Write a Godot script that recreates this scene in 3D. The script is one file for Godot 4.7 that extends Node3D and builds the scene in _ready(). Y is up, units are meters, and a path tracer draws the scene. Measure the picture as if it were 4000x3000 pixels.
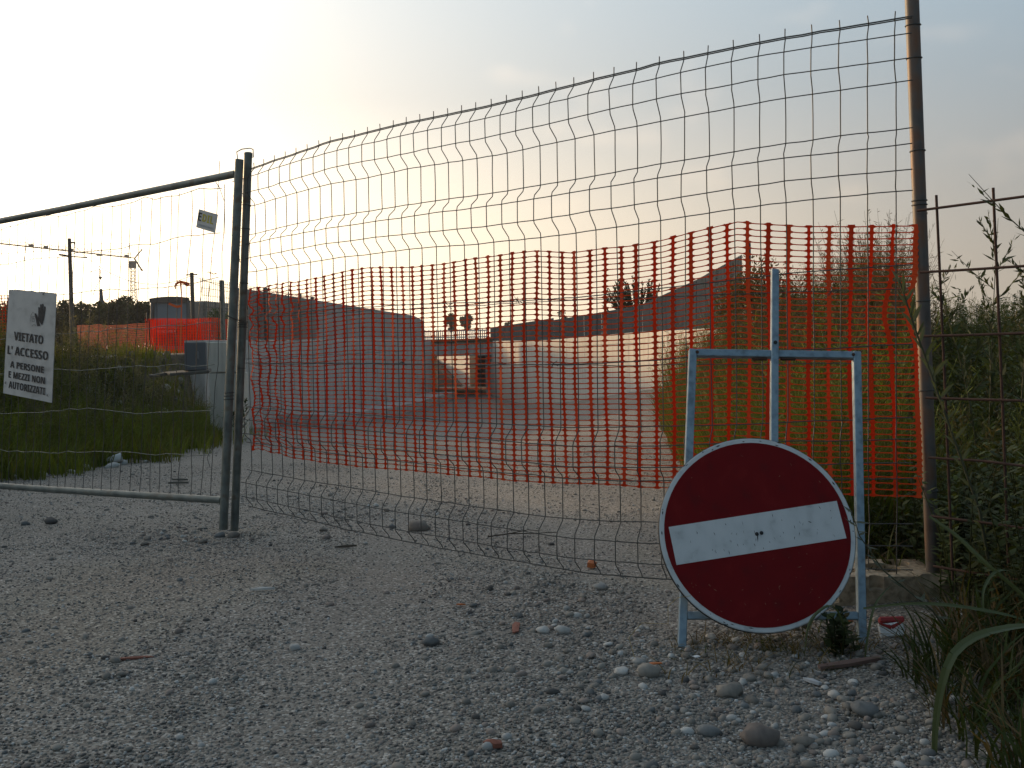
extends Node3D
# A fenced-off building site: gravel ramp down to an underpass, wire panels, orange safety net and a no-entry sign.
# Distances: D = metres in front of the camera (-z). Eye height 0.95 m.

var rng := RandomNumberGenerator.new()
var noise := FastNoiseLite.new()
var M := {}
var taken := {}


# ------------------------------------------------------------------ mesh building
class MB:
	var v := PackedVector3Array()
	var n := PackedVector3Array()
	var c := PackedColorArray()
	var col := Color(1, 1, 1)
	var use_col := false

	func tri3(a: Vector3, b: Vector3, d: Vector3, na: Vector3, nb: Vector3, nd: Vector3) -> void:
		if (b - a).cross(d - a).dot(na + nb + nd) > 0.0:
			v.append(a); v.append(d); v.append(b)
			n.append(na); n.append(nd); n.append(nb)
		else:
			v.append(a); v.append(b); v.append(d)
			n.append(na); n.append(nb); n.append(nd)
		if use_col:
			c.append(col); c.append(col); c.append(col)

	func tri(a: Vector3, b: Vector3, d: Vector3, o: Vector3) -> void:
		var g := (b - a).cross(d - a)
		if g.length_squared() < 1e-16:
			return
		g = g.normalized()
		if g.dot(o) < 0.0:
			g = -g
		tri3(a, b, d, g, g, g)

	func quad(a: Vector3, b: Vector3, d: Vector3, e: Vector3, o: Vector3) -> void:
		tri(a, b, d, o)
		tri(a, d, e, o)

	func quad4(a: Vector3, b: Vector3, d: Vector3, e: Vector3, na: Vector3, nb: Vector3, nd: Vector3, ne: Vector3) -> void:
		tri3(a, b, d, na, nb, nd)
		tri3(a, d, e, na, nd, ne)

	# box with chamfered edges
	func box(xf: Transform3D, s: Vector3, ch := 0.0) -> void:
		var h := s * 0.5
		var r := minf(ch, minf(h.x, minf(h.y, h.z)) * 0.9)
		var P := {}
		for i in 8:
			var g := Vector3(1 if i & 1 else -1, 1 if i & 2 else -1, 1 if i & 4 else -1)
			P[[i, 0]] = xf * Vector3(g.x * h.x, g.y * (h.y - r), g.z * (h.z - r))
			P[[i, 1]] = xf * Vector3(g.x * (h.x - r), g.y * h.y, g.z * (h.z - r))
			P[[i, 2]] = xf * Vector3(g.x * (h.x - r), g.y * (h.y - r), g.z * h.z)
		var b := xf.basis
		var ax := [b.x.normalized(), b.y.normalized(), b.z.normalized()]
		for k in 3:
			var k1 := (k + 1) % 3
			var k2 := (k + 2) % 3
			for sg in 2:
				var i0 := (sg << k)
				var o: Vector3 = ax[k] * (1.0 if sg else -1.0)
				quad(P[[i0, k]], P[[i0 | (1 << k1), k]], P[[i0 | (1 << k1) | (1 << k2), k]], P[[i0 | (1 << k2), k]], o)
			if r > 0.0:
				for s1 in 2:
					for s2 in 2:
						var i0 := (s1 << k1) | (s2 << k2)
						var i1 := i0 | (1 << k)
						var o: Vector3 = ax[k1] * (1.0 if s1 else -1.0) + ax[k2] * (1.0 if s2 else -1.0)
						quad(P[[i0, k1]], P[[i1, k1]], P[[i1, k2]], P[[i0, k2]], o)
		if r > 0.0:
			for i in 8:
				var o: Vector3 = ax[0] * (1.0 if i & 1 else -1.0) + ax[1] * (1.0 if i & 2 else -1.0) + ax[2] * (1.0 if i & 4 else -1.0)
				tri(P[[i, 0]], P[[i, 1]], P[[i, 2]], o)

	# square bar from a to b
	func beam(a: Vector3, b: Vector3, w: float, h: float, up := Vector3.UP, ch := 0.002) -> void:
		var z := (b - a)
		var l := z.length()
		z = z / l
		var x := up.cross(z)
		if x.length() < 0.01:
			x = Vector3.RIGHT.cross(z)
		x = x.normalized()
		var y := z.cross(x)
		box(Transform3D(Basis(x, y, z), (a + b) * 0.5), Vector3(w, h, l), ch)

	# round tube along points; radius r, or r tapering to r1
	func tube(p: PackedVector3Array, r: float, sides := 6, cap := true, r1 := -1.0) -> void:
		var m := p.size()
		if m < 2:
			return
		var t := (p[1] - p[0]).normalized()
		var u := t.cross(Vector3.UP)
		if u.length() < 0.05:
			u = t.cross(Vector3.RIGHT)
		u = u.normalized()
		var rings := []
		var norms := []
		for i in m:
			var tn: Vector3
			if i == 0:
				tn = p[1] - p[0]
			elif i == m - 1:
				tn = p[m - 1] - p[m - 2]
			else:
				tn = (p[i + 1] - p[i]).normalized() + (p[i] - p[i - 1]).normalized()
			tn = tn.normalized()
			u = (u - tn * u.dot(tn)).normalized()
			var w := tn.cross(u)
			var rr := r if r1 < 0.0 else lerpf(r, r1, float(i) / (m - 1))
			var ring := PackedVector3Array()
			var nr := PackedVector3Array()
			for k in sides:
				var a := TAU * k / sides
				var d := u * cos(a) + w * sin(a)
				ring.append(p[i] + d * rr)
				nr.append(d)
			rings.append(ring)
			norms.append(nr)
		for i in m - 1:
			for k in sides:
				var k2 := (k + 1) % sides
				quad4(rings[i][k], rings[i][k2], rings[i + 1][k2], rings[i + 1][k], norms[i][k], norms[i][k2], norms[i + 1][k2], norms[i + 1][k])
		if cap:
			for e in [0, m - 1]:
				var o: Vector3 = (p[0] - p[1]).normalized() if e == 0 else (p[m - 1] - p[m - 2]).normalized()
				for k in range(1, sides - 1):
					tri(rings[e][0], rings[e][k], rings[e][k + 1], o)

	# body of revolution about the y axis of xf; prof = [[r, y], ...]
	func lathe(xf: Transform3D, prof: Array, sides := 24) -> void:
		for i in prof.size() - 1:
			var r0: float = prof[i][0]
			var y0: float = prof[i][1]
			var r1: float = prof[i + 1][0]
			var y1: float = prof[i + 1][1]
			var nn := Vector2(y1 - y0, r0 - r1)
			if nn.length() < 1e-9:
				continue
			nn = nn.normalized()
			for k in sides:
				var a := TAU * k / sides
				var b := TAU * (k + 1) / sides
				var ca := Vector3(cos(a), 0, sin(a))
				var cb := Vector3(cos(b), 0, sin(b))
				var na := (xf.basis * (ca * nn.x + Vector3.UP * nn.y)).normalized()
				var nb := (xf.basis * (cb * nn.x + Vector3.UP * nn.y)).normalized()
				var A := xf * (ca * r0 + Vector3.UP * y0)
				var B := xf * (cb * r0 + Vector3.UP * y0)
				var C := xf * (cb * r1 + Vector3.UP * y1)
				var E := xf * (ca * r1 + Vector3.UP * y1)
				if r0 > 1e-6:
					tri3(A, B, C, na, nb, nb)
				if r1 > 1e-6:
					tri3(A, C, E, na, nb, na)

	# a leaf: strip along points with half widths w, across direction side
	func leaf(p: PackedVector3Array, w: PackedFloat32Array, side: Vector3, fold := 0.0) -> void:
		for i in p.size() - 1:
			var t := (p[i + 1] - p[i]).normalized()
			var s := (side - t * side.dot(t)).normalized()
			var nn := s.cross(t).normalized()
			var lift := nn * fold
			var a := p[i] - s * w[i] + lift * w[i]
			var b := p[i] + s * w[i] + lift * w[i]
			var d := p[i + 1] + s * w[i + 1] + lift * w[i + 1]
			var e := p[i + 1] - s * w[i + 1] + lift * w[i + 1]
			if fold == 0.0:
				if w[i] < 1e-5:
					tri(p[i], d, e, nn)
				elif w[i + 1] < 1e-5:
					tri(a, b, p[i + 1], nn)
				else:
					quad(a, b, d, e, nn)
			else:
				quad(a, p[i], p[i + 1], e, nn)
				quad(p[i], b, d, p[i + 1], nn)

	func mesh() -> ArrayMesh:
		var arr := []
		arr.resize(Mesh.ARRAY_MAX)
		arr[Mesh.ARRAY_VERTEX] = v
		arr[Mesh.ARRAY_NORMAL] = n
		if use_col:
			arr[Mesh.ARRAY_COLOR] = c
		var m := ArrayMesh.new()
		m.add_surface_from_arrays(Mesh.PRIMITIVE_TRIANGLES, arr)
		return m


# ------------------------------------------------------------------ naming and placing
func numbered(called: String) -> String:
	if not taken.has(called):
		taken[called] = 0
		return called
	taken[called] += 1
	return "%s_%03d" % [called, taken[called]]


func tag(o: Node, label: String, category: String, group := "", kind := "") -> Node:
	o.set_meta("label", label)
	if category:
		o.set_meta("category", category)
	if group:
		o.set_meta("group", group)
	if kind:
		o.set_meta("kind", kind)
	return o


func thing(called: String, label: String, category: String, at := Vector3.ZERO, group := "") -> Node3D:
	var o := Node3D.new()
	o.name = numbered(called)
	add_child(o)
	o.position = at
	tag(o, label, category, group)
	return o


var pieces := {}
func part(called: String, m, mat: Material, parent: Node3D, at := Transform3D()) -> MeshInstance3D:
	var o := MeshInstance3D.new()
	o.mesh = m.mesh() if m is MB else m
	o.material_override = mat
	o.transform = at
	if parent == self:
		o.name = numbered(called)
	else:
		var key := str(parent.get_instance_id()) + called
		if pieces.has(key):
			pieces[key] += 1
			o.name = "%s_%03d" % [called, pieces[key]]
		else:
			pieces[key] = 0
			o.name = called
	parent.add_child(o)
	return o


func structure(called: String, m, mat: Material, label: String) -> MeshInstance3D:
	var o := part(called, m, mat, self)
	o.set_meta("kind", "structure")
	o.set_meta("label", label)
	return o


func copies(called: String, m: Mesh, mat: Material, xfs: Array, cols: Array, parent: Node3D) -> MultiMeshInstance3D:
	var mm := MultiMesh.new()
	mm.transform_format = MultiMesh.TRANSFORM_3D
	mm.use_colors = true
	mm.mesh = m
	mm.instance_count = xfs.size()
	for i in xfs.size():
		mm.set_instance_transform(i, xfs[i])
		mm.set_instance_color(i, cols[i])
	var o := MultiMeshInstance3D.new()
	o.multimesh = mm
	o.material_override = mat
	if parent == self:
		o.name = numbered(called)
		parent.add_child(o)
	else:
		o.name = called
		parent.add_child(o, true)
	o.set_meta("kind", "stuff")
	return o


func dup(o: Node3D, label := "") -> Node3D:
	var r: Node3D = o.duplicate()
	r.name = numbered(String(o.name).rstrip("0123456789").rstrip("_"))
	add_child(r)
	if label:
		r.set_meta("label", label)
	return r


# ------------------------------------------------------------------ materials
func lin(r: float, g: float, b: float, a := 1.0) -> Color:
	var k := Color(r, g, b).linear_to_srgb()
	k.a = a
	return k


func mat(r: float, g: float, b: float, rough := 0.8, metal := 0.0) -> StandardMaterial3D:
	var m := StandardMaterial3D.new()
	m.albedo_color = lin(r, g, b)
	m.roughness = rough
	m.metallic = metal
	return m


# a noise texture whose values run through a list of linear colours
func noise_tex(freq: float, octaves: int, stops: Array, size := 512, type := FastNoiseLite.TYPE_SIMPLEX_SMOOTH, sd := 3, ret := FastNoiseLite.RETURN_CELL_VALUE) -> NoiseTexture2D:
	var f := FastNoiseLite.new()
	f.noise_type = type
	f.frequency = freq
	f.seed = sd
	f.fractal_octaves = octaves
	f.fractal_type = FastNoiseLite.FRACTAL_FBM if octaves > 1 else FastNoiseLite.FRACTAL_NONE
	f.cellular_return_type = ret
	f.cellular_jitter = 1.0
	var t := NoiseTexture2D.new()
	t.width = size
	t.height = size
	t.seamless = true
	t.seamless_blend_skirt = 0.08
	t.noise = f
	if stops.size():
		var g := Gradient.new()
		var offs := PackedFloat32Array()
		var cols := PackedColorArray()
		for s in stops:
			offs.append(s[0])
			cols.append(lin(s[1], s[2], s[3]))
		g.offsets = offs
		g.colors = cols
		t.color_ramp = g
	return t


func textured(tex: Texture2D, per_metre: float, rough: float, bump: Texture2D = null, depth := 0.2, metal := 0.0) -> StandardMaterial3D:
	var m := StandardMaterial3D.new()
	m.albedo_texture = tex
	m.uv1_triplanar = true
	m.uv1_world_triplanar = true
	m.uv1_scale = Vector3.ONE * per_metre
	m.roughness = rough
	m.metallic = metal
	if bump:
		m.heightmap_enabled = true
		m.heightmap_texture = bump
		m.heightmap_scale = depth
	return m


func leafy(r: float, g: float, b: float, back := 0.6) -> StandardMaterial3D:
	var m := mat(r, g, b, 0.65)
	m.vertex_color_use_as_albedo = true
	m.backlight_enabled = true
	m.backlight = Color(back, back * 0.95, back * 0.4)
	m.metallic_specular = 0.3
	return m


func materials() -> void:
	M.galv = textured(noise_tex(0.012, 4, [[0.0, 0.07, 0.08, 0.075], [0.45, 0.15, 0.17, 0.16], [0.7, 0.2, 0.22, 0.2], [1.0, 0.12, 0.08, 0.05]], 256), 2.0, 0.5, null, 0.0, 0.35)
	M.pole = textured(noise_tex(0.012, 4, [[0.0, 0.06, 0.055, 0.05], [0.45, 0.12, 0.115, 0.11], [0.62, 0.15, 0.1, 0.075], [1.0, 0.19, 0.09, 0.05]], 256, FastNoiseLite.TYPE_SIMPLEX_SMOOTH, 8), 1.5, 0.55, null, 0.0, 0.3)
	M.wire = mat(0.075, 0.076, 0.072, 0.55, 0.3)
	M.wire_old = mat(0.085, 0.08, 0.072, 0.55, 0.3)
	M.wire_green = mat(0.10, 0.12, 0.105, 0.5, 0.3)
	M.zinc = textured(noise_tex(0.015, 5, [[0.0, 0.12, 0.15, 0.17], [0.4, 0.23, 0.31, 0.375], [0.75, 0.29, 0.385, 0.455], [0.92, 0.25, 0.3, 0.33], [1.0, 0.22, 0.17, 0.12]], 512, FastNoiseLite.TYPE_SIMPLEX_SMOOTH, 5), 3.0, 0.45, null, 0.0, 0.5)
	M.white_face = textured(noise_tex(0.01, 5, [[0.0, 0.32, 0.345, 0.35], [0.25, 0.53, 0.56, 0.57], [0.55, 0.59, 0.62, 0.63], [1.0, 0.62, 0.645, 0.655]], 512, FastNoiseLite.TYPE_SIMPLEX_SMOOTH, 11), 2.5, 0.45)
	M.red_face = textured(noise_tex(0.008, 5, [[0.0, 0.11, 0.009, 0.01], [0.35, 0.155, 0.0065, 0.009], [0.7, 0.165, 0.007, 0.009], [1.0, 0.2, 0.013, 0.014]], 512, FastNoiseLite.TYPE_SIMPLEX_SMOOTH, 12), 2.5, 0.6)
	M.red_face.metallic_specular = 0.22
	M.sign_back = mat(0.25, 0.26, 0.27, 0.5, 0.5)
	M.black = mat(0.012, 0.012, 0.012, 0.6)
	M.ink = mat(0.02, 0.02, 0.024, 0.6)
	M.board = textured(noise_tex(0.008, 5, [[0.0, 0.32, 0.32, 0.31], [0.35, 0.48, 0.48, 0.47], [0.6, 0.54, 0.54, 0.53], [1.0, 0.57, 0.565, 0.545]], 512, FastNoiseLite.TYPE_SIMPLEX_SMOOTH, 17), 2.0, 0.5)
	M.yellow = mat(0.5, 0.42, 0.03, 0.6)
	M.pale_grey = mat(0.42, 0.44, 0.46, 0.6)
	M.net = mat(0.72, 0.068, 0.009, 0.75)
	M.net.metallic_specular = 0.2
	M.net.backlight_enabled = true
	M.net.backlight = Color(0.5, 0.06, 0.01)
	M.net.albedo_color = lin(0.52, 0.05, 0.012)
	M.net_b = M.net.duplicate()
	M.net_b.albedo_color = lin(0.45, 0.04, 0.012)
	M.net_c = M.net.duplicate()
	M.net_c.albedo_color = lin(0.56, 0.085, 0.025)
	M.far_net = M.net.duplicate()
	M.far_net.albedo_color = lin(0.66, 0.062, 0.01)
	M.far_net.backlight = Color(0.8, 0.1, 0.01)
	M.scrap = mat(0.5, 0.15, 0.04, 0.6)
	M.scrap.backlight_enabled = true
	M.scrap.backlight = Color(0.5, 0.15, 0.03)
	M.faded = mat(0.24, 0.085, 0.055, 0.75)
	var rough_bump := noise_tex(0.03, 5, [], 512, FastNoiseLite.TYPE_SIMPLEX_SMOOTH, 21)
	M.concrete = textured(noise_tex(0.007, 6, [[0.0, 0.36, 0.34, 0.315], [0.4, 0.53, 0.508, 0.475], [0.65, 0.58, 0.556, 0.52], [1.0, 0.62, 0.6, 0.565]], 1024, FastNoiseLite.TYPE_SIMPLEX_SMOOTH, 22), 0.25, 0.9, rough_bump, 0.3)
	M.concrete.uv1_scale = Vector3(0.7, 0.11, 0.7)
	M.concrete_pale = textured(noise_tex(0.007, 6, [[0.0, 0.5, 0.46, 0.4], [0.4, 0.62, 0.575, 0.5], [1.0, 0.7, 0.655, 0.58]], 1024, FastNoiseLite.TYPE_SIMPLEX_SMOOTH, 23), 0.22, 0.9, rough_bump, 0.3)
	M.concrete_pale.uv1_scale = Vector3(0.65, 0.1, 0.65)
	M.concrete_dark = textured(noise_tex(0.01, 5, [[0.0, 0.18, 0.18, 0.186], [0.5, 0.26, 0.26, 0.264], [1.0, 0.32, 0.32, 0.32]], 512, FastNoiseLite.TYPE_SIMPLEX_SMOOTH, 24), 0.5, 0.9, rough_bump, 0.3)
	M.concrete_foot = textured(noise_tex(0.02, 5, [[0.0, 0.16, 0.125, 0.085], [0.5, 0.4, 0.32, 0.225], [1.0, 0.52, 0.43, 0.31]], 512, FastNoiseLite.TYPE_SIMPLEX_SMOOTH, 25), 2.5, 0.95, rough_bump, 0.4)
	M.sheet = textured(noise_tex(0.006, 4, [[0.0, 0.066, 0.078, 0.09], [0.5, 0.084, 0.098, 0.114], [1.0, 0.102, 0.118, 0.135]], 512, FastNoiseLite.TYPE_SIMPLEX_SMOOTH, 26), 0.3, 0.9)
	M.sheet.metallic_specular = 0.1
	M.sheet_brown = textured(noise_tex(0.006, 4, [[0.0, 0.34, 0.325, 0.305], [0.5, 0.42, 0.4, 0.378], [1.0, 0.47, 0.45, 0.428]], 512, FastNoiseLite.TYPE_SIMPLEX_SMOOTH, 27), 0.3, 0.7)
	M.rust = textured(noise_tex(0.03, 4, [[0.0, 0.035, 0.018, 0.013], [0.5, 0.065, 0.03, 0.02], [1.0, 0.11, 0.05, 0.03]], 256, FastNoiseLite.TYPE_SIMPLEX_SMOOTH, 28), 3.0, 0.85)
	M.wood = textured(noise_tex(0.02, 4, [[0.0, 0.05, 0.04, 0.03], [1.0, 0.12, 0.1, 0.075]], 256, FastNoiseLite.TYPE_SIMPLEX_SMOOTH, 29), 3.0, 0.9)
	M.pole_far = mat(0.09, 0.085, 0.08, 0.8)
	M.crane = mat(0.2, 0.15, 0.07, 0.6)
	M.crane_box = mat(0.12, 0.12, 0.13, 0.6)
	# gravel: one cell of the noise is one pebble of a centimetre
	var cells := noise_tex(0.085, 1, [[0.0, 0.105, 0.093, 0.08], [0.2, 0.172, 0.155, 0.134], [0.45, 0.22, 0.2, 0.174], [0.7, 0.27, 0.247, 0.216], [0.9, 0.37, 0.345, 0.308], [1.0, 0.55, 0.52, 0.475]], 2048, FastNoiseLite.TYPE_CELLULAR, 31)
	var bumps := noise_tex(0.085, 1, [[0.0, 1, 1, 1], [1.0, 0, 0, 0]], 2048, FastNoiseLite.TYPE_CELLULAR, 31, FastNoiseLite.RETURN_DISTANCE)
	M.ground = textured(cells, 1.0 / 1.35, 0.92, bumps, 0.32)
	M.ground.vertex_color_use_as_albedo = true
	M.stone = mat(1, 1, 1, 0.82)
	M.stone.vertex_color_use_as_albedo = true
	M.grass = leafy(1, 1, 1, 0.85)
	M.foliage = leafy(1, 1, 1, 0.75)
	M.bark = mat(0.07, 0.055, 0.04, 0.9)
	M.stem = mat(0.06, 0.062, 0.03, 0.8)
	M.straw = leafy(0.33, 0.25, 0.12, 0.4)
	M.reed = mat(0.05, 0.07, 0.024, 0.6)
	M.reed.backlight_enabled = true
	M.reed.backlight = Color(0.28, 0.3, 0.1)
	M.mug = mat(0.055, 0.066, 0.042, 0.75)
	M.mug.backlight_enabled = true
	M.mug.backlight = Color(0.3, 0.33, 0.16)
	M.glass = mat(0.02, 0.025, 0.03, 0.08, 0.0)
	M.truck = mat(0.13, 0.125, 0.12, 0.5)
	M.tarp = mat(0.34, 0.31, 0.27, 0.8)
	M.chrome = mat(0.6, 0.6, 0.62, 0.25, 0.9)
	M.white_plastic = mat(0.75, 0.77, 0.78, 0.5)
	M.white_slab = textured(noise_tex(0.02, 4, [[0.0, 0.34, 0.34, 0.33], [1.0, 0.58, 0.58, 0.56]], 256, FastNoiseLite.TYPE_SIMPLEX_SMOOTH, 41), 1.0, 0.9)


# ------------------------------------------------------------------ lie of the land
func road(d: float) -> float:
	if d < 3.0: return 0.0
	if d < 5.0: return -0.05 * (d - 3.0) * (d - 3.0) / 4.0
	if d < 30.0: return -0.05 * (d - 4.0)
	if d < 38.0: return -1.5 + 0.05 * (38.0 - d) * (38.0 - d) / 16.0
	return -1.5


func curve1(keys: Array, d: float) -> float:
	if d <= keys[0][0]:
		return keys[0][1]
	for i in keys.size() - 1:
		if d <= keys[i + 1][0]:
			return lerpf(keys[i][1], keys[i + 1][1], (d - keys[i][0]) / (keys[i + 1][0] - keys[i][0]))
	return keys[-1][1]


const LEFT_TOE := [[-8, -9.0], [6.5, -8.4], [8.3, -6.2], [9.5, -4.95], [12.5, -4.8], [16, -5.0], [20, -5.5], [22.3, -6.45], [22.7, -6.85], [46, -3.6], [47, -4.15], [56.4, -4.15], [57.5, -10.0], [80, -13.0]]
const RIGHT_TOE := [[-8, 1.9], [1.5, 1.02], [2.4, 1.14], [3.4, 1.22], [4.2, 1.3], [6, 1.45], [10, 1.7], [14, 2.1], [15.8, 2.9], [16.4, 3.65], [20, 3.62], [26, 3.29], [36, 1.29], [48, -0.89], [56.4, -0.85], [64.0, -0.85], [64.6, -3.5], [78, -6.2], [80, -7.0]]


func bank_w(d: float) -> float:
	if d > 22.65: return 0.35
	return lerpf(2.6, 0.9, clampf((d - 19.0) / 3.6, 0.0, 1.0))


func ground_y(x: float, d: float) -> float:
	if d > 80.0:
		return 0.8
	var xl := curve1(LEFT_TOE, d)
	var xr := curve1(RIGHT_TOE, d)
	var y := road(d)
	if d > 8.0 and x > 0.0 and d < 46.0:
		y += 0.24 * x * smoothstep(8.0, 16.0, d) * smoothstep(46.0, 34.0, d)
	var wl := bank_w(d)
	var wr := 2.4 if d < 15.5 else 0.35
	if x < xl:
		y = lerpf(y, 0.8, smoothstep(0.0, 1.0, (xl - x) / wl))
	if x > xr:
		var top := curve1([[2.0, 0.12], [4, 0.3], [8, 0.7], [12, 0.85]], d)
		y = lerpf(y, top, smoothstep(0.0, 1.0, (x - xr) / wr))
	if d < 24.0 and x > xl and x < xr:
		y -= 0.014 * maxf(exp(-pow((x + 0.55 + 0.06 * d - 0.25 * sin(d * 0.35)) / 0.28, 2)), exp(-pow((x - 0.75 + 0.12 * d - 0.25 * sin(d * 0.35)) / 0.26, 2))) * smoothstep(0.9, 2.5, d)
	if d < 24.0:
		y += 0.016 * noise.get_noise_2d(x * 60.0, d * 60.0) + 0.03 * noise.get_noise_2d(x * 16.0 + 77.0, d * 16.0)
	return y


func on_ground(x: float, d: float, up := 0.0) -> Vector3:
	return Vector3(x, ground_y(x, d) + up, -d)


func build_ground() -> void:
	var ds := PackedFloat32Array()
	var d := -8.0
	while d < 700.0:
		ds.append(d)
		if d < 1.6: d += 0.8
		elif d < 8.0: d += 0.11
		elif d < 22.0: d += 0.35
		elif d < 79.5: d += 0.7
		elif d < 81.0: d += 0.35
		else: d *= 1.22
	var rows := []
	var cols := []
	for dd in ds:
		var xl := curve1(LEFT_TOE, dd)
		var xr := curve1(RIGHT_TOE, dd)
		var wl := bank_w(dd)
		var wr := 2.4 if dd < 15.5 else 0.35
		var keys := [[-700, xl - 40, 6], [xl - 40, xl - 8, 8], [xl - 8, xl - wl, 8], [xl - wl, xl, 12], [xl, xr, 64], [xr, xr + wr, 14], [xr + wr, xr + 8, 8], [xr + 8, xr + 40, 8], [xr + 40, 700, 6]]
		var row := PackedVector3Array()
		var cr := PackedColorArray()
		for k in keys.size():
			var steps: int = keys[k][2]
			for i in steps + (1 if k == keys.size() - 1 else 0):
				var x := lerpf(keys[k][0], keys[k][1], float(i) / steps)
				var p := Vector3(x, ground_y(x, dd), -dd)
				row.append(p)
				# gravel on the ramp, soil under the growth, reddish fines where the surface is worn
				var g := Color(1.0, 1.0, 1.0)
				var soil := maxf(smoothstep(-0.15, 0.5, xl - x), smoothstep(-0.1, 0.45, x - xr))
				var n1 := noise.get_noise_2d(x * 26.0 + 400.0, dd * 26.0)
				var worn := smoothstep(0.12, 0.5, noise.get_noise_2d(x * 34.0, dd * 22.0 + 900.0)) * 0.5
				g = Color(1.0 + 0.14 * n1, 0.99 + 0.14 * n1, 0.98 + 0.13 * n1)
				var track := maxf(exp(-pow((x + 0.55 + 0.06 * dd - 0.25 * sin(dd * 0.35)) / 0.28, 2)), exp(-pow((x - 0.75 + 0.12 * dd - 0.25 * sin(dd * 0.35)) / 0.26, 2))) * smoothstep(0.9, 2.5, dd)
				g = g.lerp(Color(1.16, 1.13, 1.08), 0.55 * track)
				g = g.lerp(Color(1.02, 0.82, 0.66), worn * 0.7)
				g = g.lerp(Color(0.42, 0.36, 0.26), soil)
				cr.append(g)
		rows.append(row)
		cols.append(cr)
	var verts := PackedVector3Array()
	var vc := PackedColorArray()
	var idx := PackedInt32Array()
	var w: int = rows[0].size()
	for r in rows.size():
		verts.append_array(rows[r])
		vc.append_array(cols[r])
	var nn := PackedVector3Array()
	nn.resize(verts.size())
	for r in rows.size() - 1:
		for c in w - 1:
			var a := r * w + c
			var b := a + 1
			var e := a + w
			var f := e + 1
			for t in [[a, e, b], [b, e, f]]:
				var g: Vector3 = (verts[t[1]] - verts[t[0]]).cross(verts[t[2]] - verts[t[0]])
				if g.y > 0.0:
					idx.append_array(PackedInt32Array([t[0], t[2], t[1]]))
				else:
					idx.append_array(PackedInt32Array([t[0], t[1], t[2]]))
					g = -g
				for q in t:
					nn[q] += g.normalized()
	for i in nn.size():
		nn[i] = nn[i].normalized()
	var arr := []
	arr.resize(Mesh.ARRAY_MAX)
	arr[Mesh.ARRAY_VERTEX] = verts
	arr[Mesh.ARRAY_NORMAL] = nn
	arr[Mesh.ARRAY_COLOR] = vc
	arr[Mesh.ARRAY_INDEX] = idx
	var m := ArrayMesh.new()
	m.add_surface_from_arrays(Mesh.PRIMITIVE_TRIANGLES, arr)
	structure("ground", m, M.ground, "grey gravel ramp running down through the gate to the underpass, with soil banks either side")


# ------------------------------------------------------------------ stones
func pebble_mesh(sd: int, squash := 0.6, rough := 0.13) -> ArrayMesh:
	var r := RandomNumberGenerator.new()
	r.seed = sd
	var f := FastNoiseLite.new()
	f.seed = sd
	f.frequency = 0.7
	var t := (1.0 + sqrt(5.0)) / 2.0
	var vs := [Vector3(-1, t, 0), Vector3(1, t, 0), Vector3(-1, -t, 0), Vector3(1, -t, 0), Vector3(0, -1, t), Vector3(0, 1, t), Vector3(0, -1, -t), Vector3(0, 1, -t), Vector3(t, 0, -1), Vector3(t, 0, 1), Vector3(-t, 0, -1), Vector3(-t, 0, 1)]
	var fs := [[0, 11, 5], [0, 5, 1], [0, 1, 7], [0, 7, 10], [0, 10, 11], [1, 5, 9], [5, 11, 4], [11, 10, 2], [10, 7, 6], [7, 1, 8], [3, 9, 4], [3, 4, 2], [3, 2, 6], [3, 6, 8], [3, 8, 9], [4, 9, 5], [2, 4, 11], [6, 2, 10], [8, 6, 7], [9, 8, 1]]
	for i in vs.size():
		vs[i] = vs[i].normalized()
	var nf := []
	var mid := {}
	for q in fs:
		var ms := []
		for k in 3:
			var a: int = mini(q[k], q[(k + 1) % 3])
			var b: int = maxi(q[k], q[(k + 1) % 3])
			if not mid.has([a, b]):
				vs.append((vs[a] + vs[b]).normalized())
				mid[[a, b]] = vs.size() - 1
			ms.append(mid[[a, b]])
		nf.append_array([[q[0], ms[0], ms[2]], [q[1], ms[1], ms[0]], [q[2], ms[2], ms[1]], ms])
	var sc := Vector3(r.randf_range(0.85, 1.2), squash, r.randf_range(0.65, 0.9)) * 0.5
	var ps := []
	for p in vs:
		ps.append(p * (1.0 + rough * 2.0 * f.get_noise_3dv(p * 1.6)) * sc)
	var mb := MB.new()
	for q in nf:
		var na: Vector3 = (vs[q[0]] / sc).normalized()
		var nb: Vector3 = (vs[q[1]] / sc).normalized()
		var nc: Vector3 = (vs[q[2]] / sc).normalized()
		mb.tri3(ps[q[0]], ps[q[1]], ps[q[2]], na, nb, nc)
	return mb.mesh()


func stone_tone(kind := -1) -> Color:
	var k := rng.randf()
	var b := rng.randf_range(0.75, 1.2)
	if kind == 1 or (kind < 0 and k < 0.12):
		return Color(0.42, 0.415, 0.395) * b      # pale
	if kind == 2 or (kind < 0 and k < 0.24):
		return Color(0.16, 0.165, 0.163) * b      # bluish
	if kind == 3 or (kind < 0 and k < 0.36):
		return Color(0.23, 0.19, 0.165) * b      # pinkish
	if kind == 4 or (kind < 0 and k < 0.46):
		return Color(0.09, 0.085, 0.08) * b     # dark
	return Color(0.245, 0.223, 0.193) * b


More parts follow.
